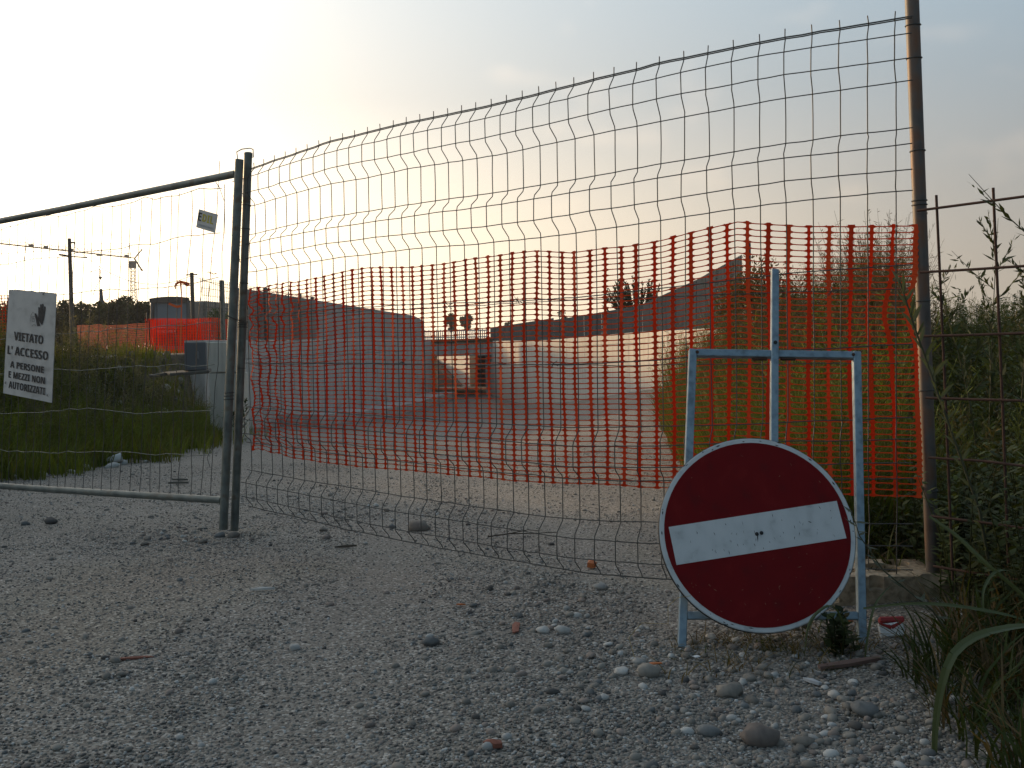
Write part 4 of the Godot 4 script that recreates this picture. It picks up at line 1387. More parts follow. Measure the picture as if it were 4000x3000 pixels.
func build_left_fence() -> void:
	var o := thing("fence_panel", "tube-framed wire mesh fence panel at the left with bent wires", "fence panel", Vector3(-1.614, -0.06, -5.7))
	var u := Vector3(-0.831, 0, -0.557)
	var L := 3.35
	var post := MB.new()
	var top := Vector3(0.146, 2.03, 0)
	post.tube(PackedVector3Array([Vector3(0, 0, 0), top * 0.5, top]), 0.0235, 14)
	part("post", post, M.galv, o)
	var rail_y := [0.16, 1.955]
	var ends := []
	for k in 2:
		var t: float = rail_y[k] / top.y
		var a: Vector3 = top * t
		var b: Vector3 = a + u * L + Vector3(0, -0.085 if k == 0 else -0.1, 0)
		ends.append([a, b])
		var r := MB.new()
		r.tube(PackedVector3Array([a + u * 0.02, a.lerp(b, 0.5) + Vector3(0, -0.006, 0), b]), 0.021, 12)
		part("bottom_rail" if k == 0 else "top_rail", r, M.galv, o)
	post = MB.new()
	post.tube(PackedVector3Array([ends[0][1] + Vector3(-0.01, -0.14, 0), ends[1][1] + Vector3(0.0, 0.08, 0)]), 0.0235, 12)
	part("post", post, M.galv, o)
	var at := func(s: float, f: float) -> Vector3:
		var lo: Vector3 = ends[0][0].lerp(ends[0][1], s / L)
		var hi: Vector3 = ends[1][0].lerp(ends[1][1], s / L)
		return lo.lerp(hi, f)
	var fr := [0.135, 0.275, 0.42, 0.555, 0.69, 0.83, 0.975]
	for f in fr:
		var p := PackedVector3Array()
		var dy := 0.0
		for i in 34:
			var s := 0.13 + (L - 0.16) * i / 33.0
			dy = dy * 0.75 + rng.randfn() * 0.006
			p.append(at.call(s, f) + Vector3(0, dy - (0.012 if f > 0.95 and i % 5 != 2 else 0.0), rng.randfn() * 0.004))
		var mb := MB.new()
		mb.tube(p, 0.0022, 5, false)
		part("horizontal_wire", mb, M.wire_green if f < 0.6 else M.wire_old, o)
	for i in 35:
		var s := 0.1 + 0.0925 * i
		var p := PackedVector3Array()
		var ds := rng.randfn() * 0.006
		var grid := [0.0, 0.07, 0.135, 0.2, 0.275, 0.35, 0.42, 0.49, 0.555, 0.62, 0.69, 0.76, 0.83, 0.9, 0.975]
		for f in grid:
			ds = ds * 0.7 + rng.randfn() * (0.0085 if i < 5 else 0.0045)
			p.append(at.call(s + ds, f) + Vector3(0, 0, rng.randfn() * 0.004))
		var mb := MB.new()
		mb.tube(p, 0.002, 5, false)
		part("vertical_wire", mb, M.wire_old, o)
	# loose ends and the bent loop near the post
	var loops := [
		[[0.17, 1.05], [0.17, 0.97], [0.2, 0.99], [0.165, 0.97], [0.115, 0.92], [0.1, 0.82]],
		[[1.33, 0.76], [1.23, 0.765], [1.22, 0.76], [1.225, 0.73], [1.28, 0.69], [1.29, 0.675]],
		[[0.13, 0.25], [0.115, 0.2], [0.135, 0.16], [0.17, 0.13], [0.14, 0.1]],
		[[2.0, 0.96], [2.1, 0.74]],
	]
	for q in loops:
		var p := PackedVector3Array()
		for e in q:
			p.append(at.call(e[0], e[1]) + Vector3(0.01, 0, 0.012))
		var mb := MB.new()
		mb.tube(p, 0.0017, 5, false)
		part("bent_wire", mb, M.wire_old, o)
	var tie := MB.new()
	for k in 3:
		tie.tube(ring_pts(top * (0.355 + 0.009 * k), 0.0255, Vector3.UP), 0.003, 5, false)
	part("wire_tie", tie, M.wire, o)

	# the board tied to the mesh
	var f_n := Vector3(u.z, 0, -u.x)  # towards the viewer
	if f_n.z < 0.0:
		f_n = -f_n
	var c: Vector3 = o.position + at.call(1.74, 0.49) + f_n * 0.03
	build_notice(Vector3(-3.095, 0.985, -6.66), -u, f_n)
	build_maker_tag(Vector3(-1.66, 1.642, -5.72), -u, f_n)
	# scraps of torn orange net caught on the wires
	var scraps := [[0.18, 0.702, 0.03, "tiny orange scrap on the wire right beside the fence post"], [0.44, 0.685, 0.085, "torn orange strip hanging from the wire above the truck"], [1.1, 0.655, 0.04, "small orange scrap on the wire left of the crane tower"]]
	for q in scraps:
		var w: Vector3 = o.position + at.call(q[0], q[1])
		var sc := thing("net_scrap", q[3], "plastic scrap", w, "torn orange scraps on the left fence")
		var mb := MB.new()
		var s: float = q[2]
		for k in (5 if s < 0.08 else 0):
			var a := Vector3(rng.randf_range(-1, 1) * s * 0.5, rng.randf_range(-0.3, 0.3) * s, 0.006)
			var b := a + Vector3(rng.randf_range(-1, 1) * s * 0.7, rng.randf_range(-0.22, 0.12) * s, 0.004)
			mb.leaf(PackedVector3Array([a, (a + b) * 0.5 + Vector3(0, s * 0.1, 0.01), b]), PackedFloat32Array([s * 0.05, s * 0.1, s * 0.03]), Vector3(0.1, 0.9, 0.3))
		if s > 0.08:
			mb.leaf(PackedVector3Array([Vector3(-0.036, -0.008, 0.006), Vector3(-0.012, 0.008, 0.012), Vector3(0.012, 0.004, 0.01), Vector3(0.045, -0.004, 0.006)]), PackedFloat32Array([0.004, 0.009, 0.008, 0.006]), Vector3(0.05, 1, 0.2))
			mb.leaf(PackedVector3Array([Vector3(-0.03, 0.002, 0.008), Vector3(-0.036, -0.016, 0.01), Vector3(-0.034, -0.034, 0.01)]), PackedFloat32Array([0.005, 0.006, 0.003]), Vector3(1, 0, 0.2))
			mb.leaf(PackedVector3Array([Vector3(0.012, 0.0, 0.008), Vector3(0.03, -0.014, 0.012), Vector3(0.05, -0.012, 0.008)]), PackedFloat32Array([0.004, 0.006, 0.003]), Vector3(0.1, 1, 0.2))
			mb.leaf(PackedVector3Array([Vector3(-0.005, 0, 0.005), Vector3(0.0, -0.09, 0.01), Vector3(-0.006, -0.2, 0.01), Vector3(-0.016, -0.33, 0.005), Vector3(-0.02, -0.4, 0.004)]), PackedFloat32Array([0.006, 0.0025, 0.004, 0.006, 0.002]), Vector3(1, 0, 0.3))
			mb.leaf(PackedVector3Array([Vector3(-0.005, -0.13, 0.01), Vector3(-0.03, -0.135, 0.012), Vector3(-0.075, -0.115, 0.012)]), PackedFloat32Array([0.006, 0.007, 0.006]), Vector3(0.1, 1, 0.2))
		part("strip", mb, M.scrap, sc)


func ring_pts(c: Vector3, r: float, ax: Vector3, n := 12) -> PackedVector3Array:
	var u := ax.cross(Vector3(0.3, 0.2, 0.9)).normalized()
	var w := ax.normalized().cross(u)
	var p := PackedVector3Array()
	for i in n + 1:
		var a := TAU * i / n
		p.append(c + (u * cos(a) + w * sin(a)) * r)
	return p


var font_bold: SystemFont


func lettering(txt: String, w: float, h: float, depth := 0.0012) -> Array:
	# TextMesh scaled so that its capitals are h high and the whole is w wide
	var t := TextMesh.new()
	t.text = txt
	t.font = font_bold
	t.font_size = 64
	t.pixel_size = 0.01
	t.depth = 0.05
	var b := t.get_aabb()
	return [t, Vector3(w / b.size.x, h / b.size.y, depth / 0.05), b.get_center()]


func put_text(parent: Node3D, called: String, txt: String, mid: Vector2, w: float, h: float, m: Material, z: float) -> void:
	var q: Array = lettering(txt, w, h)
	var b := Basis.from_scale(q[1])
	var o := part(called, q[0], m, parent)
	o.transform = Transform3D(b, Vector3(mid.x, mid.y, z) - b * q[2])


func build_notice(c: Vector3, right: Vector3, out: Vector3) -> void:
	var up := Vector3.UP
	var rot := Basis(right, up, out).orthonormalized() * Basis.from_euler(Vector3(-0.02, 0.0, -0.1))
	var o := thing("notice_board", "white plastic notice with black lettering and a raised hand, tied to the left fence", "sign", c)
	o.basis = rot
	var W := 0.54
	var H := 0.69
	# the board bows a little and its upper edge is chipped
	var mb := MB.new()
	var nx := 10
	var ny := 12
	var f := func(i: int, j: int, z: float) -> Vector3:
		var x := lerpf(-W / 2, W / 2, float(i) / nx)
		var y := lerpf(-H / 2, H / 2, float(j) / ny)
		if j == ny:
			y += [-0.006, -0.004, 0.0, -0.001, -0.002, 0.002, -0.003, 0.003, 0.001, 0.002, 0.0][i]
		return Vector3(x + 0.012 * y / H, y, z + 0.006 * sin(3.0 * x / W) * y / H)
	for i in nx:
		for j in ny:
			mb.quad(f.call(i, j, 0.0018), f.call(i + 1, j, 0.0018), f.call(i + 1, j + 1, 0.0018), f.call(i, j + 1, 0.0018), Vector3.BACK)
			mb.quad(f.call(i, j, -0.0018), f.call(i + 1, j, -0.0018), f.call(i + 1, j + 1, -0.0018), f.call(i, j + 1, -0.0018), Vector3.FORWARD)
	for i in nx:
		mb.quad(f.call(i, 0, -0.0018), f.call(i + 1, 0, -0.0018), f.call(i + 1, 0, 0.0018), f.call(i, 0, 0.0018), Vector3.DOWN)
		mb.quad(f.call(i, ny, -0.0018), f.call(i + 1, ny, -0.0018), f.call(i + 1, ny, 0.0018), f.call(i, ny, 0.0018), Vector3.UP)
	for j in ny:
		mb.quad(f.call(0, j, -0.0018), f.call(0, j + 1, -0.0018), f.call(0, j + 1, 0.0018), f.call(0, j, 0.0018), Vector3.LEFT)
		mb.quad(f.call(nx, j, -0.0018), f.call(nx, j + 1, -0.0018), f.call(nx, j + 1, 0.0018), f.call(nx, j, 0.0018), Vector3.RIGHT)
	var face := part("board", mb, M.board, o)
	var z := 0.0062
	put_text(face, "lettering", "VIETATO", Vector2(-0.01, 0.043), 0.325, 0.056, M.ink, z)
	put_text(face, "lettering", "L' ACCESSO", Vector2(-0.014, -0.054), 0.455, 0.057, M.ink, z)
	put_text(face, "lettering", "A PERSONE", Vector2(-0.014, -0.146), 0.38, 0.044, M.ink, z)
	put_text(face, "lettering", "E MEZZI NON", Vector2(-0.014, -0.213), 0.41, 0.044, M.ink, z)
	put_text(face, "lettering", "AUTORIZZATI", Vector2(-0.008, -0.28), 0.41, 0.047, M.ink, z)
	# raised hand split by a bar, and the remains of a printed figure
	mb = MB.new()
	var palm := [[0.075, 0.17], [0.098, 0.15], [0.112, 0.135], [0.128, 0.175], [0.137, 0.222], [0.075, 0.215]]
	for i in range(1, palm.size() - 1):
		mb.tri(Vector3(palm[0][0], palm[0][1], z), Vector3(palm[i][0], palm[i][1], z), Vector3(palm[i + 1][0], palm[i + 1][1], z), Vector3.BACK)
	for q in [[0.082, 0.213, 0.08, 0.243], [0.098, 0.216, 0.096, 0.262], [0.114, 0.218, 0.114, 0.266], [0.13, 0.22, 0.133, 0.252]]:
		mb.beam(Vector3(q[0], q[1], z), Vector3(q[2], q[3], z), 0.0125, 0.0006, Vector3.BACK, 0.0)
		mb.lathe(Transform3D(Basis.from_euler(Vector3(PI / 2, 0, 0)), Vector3(q[2], q[3], z)), [[0.006, 0.0003], [0.0, 0.00031]], 8)
	for q in [[0.048, 0.2, 0.062, 0.208], [0.062, 0.208, 0.1, 0.128], [0.1, 0.128, 0.075, 0.125], [0.075, 0.125, 0.048, 0.2]]:
		pass
	mb.quad(Vector3(0.042, 0.2, z), Vector3(0.054, 0.208, z), Vector3(0.098, 0.13, z), Vector3(0.07, 0.125, z), Vector3.BACK)
	for i in mb.v.size():
		mb.v[i].x = mb.v[i].x * 1.2
	part("hand_symbol", mb, M.ink, face)
	mb = MB.new()
	mb.tube(PackedVector3Array([Vector3(0.01, 0.15, z), Vector3(0.008, 0.19, z), Vector3(0.025, 0.212, z), Vector3(0.045, 0.2, z)]), 0.0009, 4)
	mb.tube(PackedVector3Array([Vector3(0.012, 0.178, z), Vector3(0.045, 0.186, z)]), 0.0009, 4)
	mb.tube(PackedVector3Array([Vector3(0.022, 0.15, z), Vector3(0.026, 0.172, z), Vector3(0.04, 0.172, z), Vector3(0.042, 0.152, z), Vector3(0.022, 0.15, z)]), 0.0009, 4)
	mb.tube(PackedVector3Array([Vector3(0.02, 0.12, z), Vector3(0.035, 0.132, z), Vector3(0.06, 0.13, z)]), 0.0009, 4)
	for i in mb.v.size():
		mb.v[i].x = mb.v[i].x * 1.2
	part("faded_figure", mb, M.ink, face)
	for q in [[-0.245, 0.325], [0.14, 0.335], [-0.25, -0.272], [0.23, -0.3]]:
		mb = MB.new()
		mb.tube(PackedVector3Array([Vector3(q[0] - 0.008, q[1] - 0.006, z), Vector3(q[0], q[1], z + 0.004), Vector3(q[0] + 0.006, q[1] + 0.01, z), Vector3(q[0], q[1] - 0.004, z + 0.003), Vector3(q[0] + 0.007, q[1] - 0.009, z)]), 0.0017, 5)
		part("wire_tie", mb, M.wire, o)


func build_maker_tag(c: Vector3, right: Vector3, out: Vector3) -> void:
	var rot := Basis(right, Vector3.UP, out).orthonormalized() * Basis.from_euler(Vector3(0, 0, -0.27))
	var o := thing("name_plate", "small tilted white plate with yellow and black lettering hanging below the top rail", "sign", c)
	o.basis = rot
	var mb := MB.new()
	mb.box(Transform3D(), Vector3(0.16, 0.102, 0.003), 0.0008)
	var face := part("plate", mb, M.board, o)
	put_text(face, "initial", "E", Vector2(-0.06, 0.012), 0.027, 0.045, M.black, 0.0025)
	put_text(face, "lettering", "DIL", Vector2(0.008, 0.012), 0.09, 0.042, M.yellow, 0.0025)
	put_text(face, "small_lettering", "COMMERCIO", Vector2(0.0, -0.032), 0.125, 0.011, M.pale_grey, 0.0025)


# plan of the right-hand panel, bulging towards the viewer: [x, distance]
const PANEL := [[-1.51, 5.85], [-0.502, 4.97], [0.254, 4.24], [0.583, 4.02], [1.42, 3.66]]
const PANEL_TOP := [[0.0, 1.93], [0.14, 1.935], [0.44, 1.96], [0.82, 1.985], [1.38, 1.994], [1.94, 1.98], [2.41, 1.984], [2.71, 1.998], [3.25, 2.046], [3.7, 2.059]]
const PANEL_FOOT := [[0.0, 0.045], [0.28, 0.03], [0.82, 0.005], [1.31, -0.01], [2.38, -0.006], [2.78, 0.011], [3.7, 0.055]]
const NET_TOP := [[0.0, 1.27], [0.1, 1.277], [0.28, 1.281], [0.44, 1.291], [0.68, 1.307], [0.84, 1.324], [1.02, 1.333], [1.35, 1.315], [1.54, 1.316], [1.9, 1.331], [2.14, 1.334], [2.36, 1.314], [2.65, 1.32], [2.79, 1.337], [2.93, 1.364], [3.08, 1.388], [3.15, 1.375], [3.32, 1.357], [3.68, 1.335]]
const NET_FOOT := [[0.0, 0.363], [0.13, 0.36], [0.45, 0.335], [0.94, 0.328], [1.66, 0.337], [2.01, 0.34], [2.52, 0.366], [3.68, 0.37]]
var plan: Curve3D


func panel_at(s: float) -> Array:
	var L := plan.get_baked_length()
	var k := clampf(s, 0.0, L)
	var p := plan.sample_baked(k, true)
	var t := (plan.sample_baked(minf(k + 0.02, L), true) - plan.sample_baked(maxf(k - 0.02, 0.0), true)).normalized()
	return [p + t * (s - k), t, Vector3(t.z, 0, -t.x) * (-1.0 if Vector3(t.z, 0, -t.x).z < 0.0 else 1.0)]


func build_mesh_panel() -> void:
	plan = Curve3D.new()
	plan.bake_interval = 0.01
	for i in PANEL.size():
		var a: Array = PANEL[maxi(i - 1, 0)]
		var b: Array = PANEL[mini(i + 1, PANEL.size() - 1)]
		var seg := 1e9
		for j in [i - 1, i]:
			if j >= 0 and j < PANEL.size() - 1:
				seg = minf(seg, Vector2(PANEL[j + 1][0] - PANEL[j][0], PANEL[j + 1][1] - PANEL[j][1]).length())
		var t := Vector3(b[0] - a[0], 0, -(b[1] - a[1])).normalized() * seg / 3.0
		plan.add_point(Vector3(PANEL[i][0], 0, -PANEL[i][1]), -t, t)
	var L := plan.get_baked_length()
	var o := thing("mesh_panel", "large bulging wire mesh panel with folded ribs between thin post and rusty pole", "fence panel")
	var post := MB.new()
	post.tube(PackedVector3Array([Vector3(-1.569, -0.08, -5.76), Vector3(-1.5, 0.95, -5.76), Vector3(-1.434, 2.01, -5.76)]), 0.0225, 14)
	post.lathe(Transform3D(Basis(), Vector3(-1.434, 2.01, -5.76)), [[0.0238, -0.02], [0.0238, 0.004], [0.018, 0.009], [0.0, 0.011]], 14)
	part("post", post, M.galv, o)
	var rows := [0.0, 0.0325, 0.075, 0.11, 0.1925, 0.2225, 0.265, 0.3, 0.43, 0.57, 0.7, 0.735, 0.7775, 0.8075, 0.89, 0.925, 0.9675, 1.0]
	var folded := [0, 1, 1, 0, 0, 1, 1, 0, 0, 0, 0, 1, 1, 0, 0, 1, 1, 0]
	var deep := 0.042
	var pt := func(s: float, f: float, off: float) -> Vector3:
		var q := panel_at(s)
		return q[0] + q[2] * off + Vector3.UP * lerpf(curve1(PANEL_TOP, s), curve1(PANEL_FOOT, s), f)
	for i in rows.size():
		var f: float = rows[i]
		var mb := MB.new()
		var p := PackedVector3Array()
		var dy := 0.0
		for k in 61:
			dy = dy * 0.85 + rng.randfn() * 0.0012
			p.append(pt.call(L * k / 60.0, f, deep * folded[i] + 0.003) + Vector3.UP * dy)
		mb.tube(p, 0.0029 if i in [0, 17] else 0.0022, 5, false)
		part("horizontal_wire", mb, M.wire, o)
		if i == 0:
			mb = MB.new()
			for k in p.size():
				p[k] += Vector3(0, -0.005, -0.004)
			mb.tube(p, 0.0025, 5, false)
			part("horizontal_wire", mb, M.wire, o)
	# profile of one upright: fraction from the top, fold
	var prof := [[-0.014, 0.0], [0.0, 0.0], [0.006, 0.1], [0.027, 0.9], [0.036, 1.0], [0.075, 1.0], [0.082, 0.95], [0.102, 0.1], [0.11, 0.0], [0.15, 0.0], [0.1925, 0.0], [0.199, 0.08], [0.214, 0.9], [0.2225, 1.0], [0.265, 1.0], [0.272, 0.93], [0.292, 0.08], [0.3, 0.0], [0.37, 0], [0.43, 0.0], [0.5, 0.0], [0.57, 0.0], [0.64, 0.0], [0.7, 0.0], [0.706, 0.08], [0.727, 0.92], [0.735, 1.0], [0.7775, 1.0], [0.784, 0.92], [0.8, 0.08], [0.8075, 0.0], [0.85, 0.0], [0.89, 0.0], [0.896, 0.08], [0.917, 0.92], [0.925, 1.0], [0.9675, 1.0], [0.974, 0.93], [0.993, 0.1], [1.0, 0.0]]
	var n_w := 39
	for i in n_w:
		var s := 0.045 + (L - 0.1) * i / (n_w - 1)
		var p := PackedVector3Array()
		var ds := 0.0
		for q in prof:
			ds = ds * 0.8 + rng.randfn() * 0.0012
			p.append(pt.call(s + ds, q[0], deep * q[1]))
		var mb := MB.new()
		mb.tube(p, 0.0022, 5, false)
		part("vertical_wire", mb, M.wire, o)
	# clasp wire over both post tops
	o = thing("wire_clasp", "bent wire loop joining the tops of the two posts", "wire")
	var mb := MB.new()
	mb.tube(PackedVector3Array([Vector3(-1.475, 1.955, -5.7), Vector3(-1.478, 2.01, -5.69), Vector3(-1.455, 2.028, -5.71), Vector3(-1.42, 2.04, -5.75), Vector3(-1.406, 2.035, -5.76), Vector3(-1.404, 1.99, -5.755)]), 0.003, 6)
	part("loop", mb, M.galv, o)
	o = thing("post_tie", "twisted wire tie binding the two posts together at mid height", "wire")
	mb = MB.new()
	mb.tube(PackedVector3Array([Vector3(-1.55, 1.12, -5.66), Vector3(-1.52, 1.105, -5.665), Vector3(-1.49, 1.09, -5.72), Vector3(-1.465, 1.085, -5.78)]), 0.003, 5)
	for y in [1.07, 1.058, 1.08]:
		mb.tube(ring_pts(Vector3(-1.492, y, -5.76), 0.0255, Vector3(0.07, 1, 0)), 0.003, 5, false)
	for y in [0.83, 1.3, 1.6, 1.73]:
		mb.tube(ring_pts(Vector3(-1.5 + 0.0645 * (y - 0.95), y, -5.76), 0.024, Vector3(0.07, 1, 0)), 0.0022, 5, false)
	part("coil", mb, M.wire, o)
	# rusty scaffold pole at the right end
	o = thing("scaffold_pole", "rust-stained scaffold tube standing in the concrete foot at the panel's right end", "pole", Vector3(1.507, 0.04, -3.7))
	mb = MB.new()
	mb.tube(PackedVector3Array([Vector3(0, 0, 0), Vector3(-0.035, 1.0, 0), Vector3(-0.083, 2.35, 0)]), 0.0242, 18)
	part("tube", mb, M.pole, o)
	for y in [2.0, 1.885, 1.37, 1.385, 1.56, 1.03, 0.71, 0.35]:
		var w := MB.new()
		w.tube(ring_pts(Vector3(-0.035 * y, y, 0), 0.0262, Vector3(-0.035, 1, 0.05 * sin(y * 7.0))), 0.0022, 5, false)
		part("wire_tie", w, M.wire, o)


func net_point(s: float, f: float) -> Vector3:
	var q := panel_at(s)
	var y := lerpf(curve1(NET_TOP, s), curve1(NET_FOOT, s), f)
	var sway := 0.010 * noise.get_noise_2d(s * 90.0, f * 130.0) + 0.008 * noise.get_noise_2d(s * 300.0 + 60.0, f * 100.0)
	var crumple := smoothstep(0.75, 0.05, s)
	sway += crumple * 0.035 * noise.get_noise_2d(s * 120.0 + 500.0, f * 420.0)
	y += crumple * 0.02 * noise.get_noise_2d(s * 500.0, f * 300.0) + 0.004 * noise.get_noise_2d(s * 260.0, f * 160.0 + 40.0)
	# the sheet is pulled in at the left along a wire
	sway += crumple * 0.028 * exp(-pow((f - 0.17) / 0.07, 2)) * sin(f * 60.0)
	var off := -0.03 - 0.02 * absf(noise.get_noise_2d(s * 70.0 + 200.0, f * 60.0)) - crumple * 0.04 * absf(noise.get_noise_2d(s * 200.0, f * 200.0 + 900.0))
	var far := smoothstep(3.45, 3.67, s)
	sway -= far * 0.03 * exp(-pow((f - 0.32) / 0.1, 2))
	return q[0] + q[1] * sway + q[2] * off + Vector3.UP * y


func build_net() -> void:
	var o := thing("safety_net", "orange plastic safety net hung behind the large wire panel", "safety net")
	var L := plan.get_baked_length()
	var n_b := 51
	var rows := 45
	var ss := PackedFloat32Array()
	for i in n_b:
		ss.append(0.02 + (L - 0.01) * i / (n_b - 1) + rng.randf_range(-0.004, 0.004))
	for i in n_b:
		var mb := MB.new()
		var prev_l := Vector3()
		var prev_r := Vector3()
		var first := true
		var extra := rng.randf_range(-0.3, 0.35)
		var cut := rng.randi() % 2
		for k in range(-1, rows * 4 - 2):
			var ph := (k % 4) / 4.0
			var f := (k / 4.0) / (rows - 1)
			var hw := 0.0108
			if k % 4 == 2: hw = 0.0062
			elif k % 4 == 1 or k % 4 == 3: hw = 0.0072
			if k == -1:
				f = (-0.25 + extra * 0.4) / (rows - 1)
				hw = 0.012 if cut else 0.006
			var a := net_point(ss[i] - hw, f)
			var b := net_point(ss[i] + hw, f)
			var tw := 0.004 * sin(i * 1.7 + f * 9.0)
			a.z += tw
			b.z -= tw
			if not first:
				mb.quad(prev_l, prev_r, b, a, Vector3(-0.4, 0, 0.9))
			prev_l = a
			prev_r = b
			first = false
		part("net_band", mb, [M.net, M.net_b, M.net, M.net_c][hash(i * 7 + 3) % 4], o)
	for r in rows:
		var f := float(r) / (rows - 1)
		var mb := MB.new()
		for i in n_b - 1:
			var a := ss[i] + 0.0075
			var b := ss[i + 1] - 0.0075
			var sag := 0.0022 * (noise.get_noise_2d(i * 37.0, r * 53.0) + 0.2)
			var pr := []
			for k in 7:
				var t := k / 6.0
				var s := lerpf(a, b, t)
				var c := net_point(s, f) - Vector3.UP * sag * 4.0 * t * (1.0 - t)
				var hw := 0.002 + 0.003 * pow(absf(t * 2.0 - 1.0), 7.0)
				pr.append([c, hw])
			for k in 6:
				var up := Vector3.UP
				var c0: Vector3 = pr[k][0]
				var c1: Vector3 = pr[k + 1][0]
				var w0: float = pr[k][1]
				var w1: float = pr[k + 1][1]
				var nn := Vector3(-0.4, 0, 0.9)
				mb.quad(c0 - up * w0, c1 - up * w1, c1 + up * w1, c0 + up * w0, nn)
		part("net_strand", mb, M.net_c, o)
	# wire twists that tie the net
	var ties := [[1.95, 0.85], [2.05, 1.13], [1.28, 0.86], [1.62, 1.12], [2.26, 0.853], [3.42, 1.115]]
	var t := thing("net_ties", "small twisted wires tying the orange net to the panel", "wire")
	for q in ties:
		var w := panel_at(q[0])
		var c: Vector3 = w[0] + Vector3.UP * q[1] - w[2] * 0.02
		var mb := MB.new()
		for k in 4:
			mb.tube(PackedVector3Array([c + Vector3(rng.randf_range(-0.02, 0.02), rng.randf_range(-0.016, 0.016), 0), c + Vector3(0, 0.002, 0.012), c + Vector3(rng.randf_range(-0.025, 0.025), rng.randf_range(-0.02, 0.02), 0.01)]), 0.0013, 4)
		part("twist", mb, M.wire, t)
	# wires threaded through the net
	var th := thing("lacing_wires", "two dark wires laced level through the orange net", "wire")
	for y in [1.115, 0.85]:
		var p := PackedVector3Array()
		for k in 41:
			var w := panel_at(0.02 + 3.66 * k / 40.0)
			p.append(w[0] - w[2] * 0.022 + Vector3.UP * (y + 0.006 * noise.get_noise_2d(k * 30.0, y * 900.0)))
		var mb := MB.new()
		mb.tube(p, 0.0016, 4, false)
		part("lacing_wire", mb, M.wire, th)


func far_net(label: String, pts: Array, group: String, m: Material) -> void:
	# pts: [x, d, foot, top]
	var o := thing("far_net", label, "safety net", Vector3.ZERO, group)
	var l := plan_length(pts)
	var bands := MB.new()
	var strands := MB.new()
	var p_at := func(s: float, f: float) -> Vector3:
		var q := along(pts, clampf(s, 0.001, l - 0.001))
		var y := lerpf(q[3], q[2], f)
		var nn := 0.06 * noise.get_noise_2d(s * 60.0, f * 50.0 + pts[0][0] * 20.0)
		return Vector3(q[0] + nn * 0.6, y + 0.05 * noise.get_noise_2d(s * 40.0 + 100.0, f * 30.0), -q[1] + nn)
	var s := 0.0
	while s < l:
		for k in 14:
			bands.quad(p_at.call(s - 0.011, k / 14.0), p_at.call(s + 0.011, k / 14.0), p_at.call(s + 0.011, (k + 1) / 14.0), p_at.call(s - 0.011, (k + 1) / 14.0), Vector3(0, 0, 1))
		s += 0.075
	for r in 23:
		var f := r / 22.0
		var n_s := int(l / 0.15)
		for k in n_s:
			var a: Vector3 = p_at.call(l * k / n_s, f)
			var b: Vector3 = p_at.call(l * (k + 1) / n_s, f)
			var up := Vector3.UP * 0.0055
			strands.quad(a - up, b - up, b + up, a + up, Vector3(0, 0, 1))
	part("net_bands", bands, m, o).set_meta("kind", "stuff")
	part("net_strands", strands, m, o).set_meta("kind", "stuff")
	for i in pts.size():
		var q: Array = pts[i]
		var mb := MB.new()
		mb.tube(PackedVector3Array([Vector3(q[0], q[2] - 0.15, -q[1] - 0.03), Vector3(q[0], q[3] + 0.06, -q[1] - 0.03)]), 0.012, 6)
		part("stake", mb, M.rust, o)


func build_rebar_fence() -> void:
	var o := thing("rebar_fence", "rusty reinforcing-bar mesh fixed beside the scaffold pole at the right edge", "fence", Vector3(1.42, 0.0, -3.46))
	var u := Vector3(0.62, 0, 0.785)
	var lean := Vector3(0.04, 0, 0)
	for i in 6:
		var a := u * 0.192 * i
		var mb := MB.new()
		mb.tube(PackedVector3Array([a + Vector3(0.055, 0.12, 0), a + Vector3(0.03, 0.75, 0.0), a + Vector3(0, 1.412, 0)]), 0.0045, 7)
		part("upright_bar", mb, M.rust, o)
	for y in [1.372, 1.155, 0.945, 0.735, 0.53, 0.33, 0.16]:
		var dx: float = 0.055 * (1.38 - y) / 1.26
		var mb := MB.new()
		var p := PackedVector3Array()
		for k in 7:
			p.append(Vector3(dx, y + 0.003 * rng.randfn(), 0.006) + u * (-0.07 + 1.12 * k / 6.0))
		mb.tube(p, 0.0045, 7)
		part("cross_bar", mb, M.rust, o)


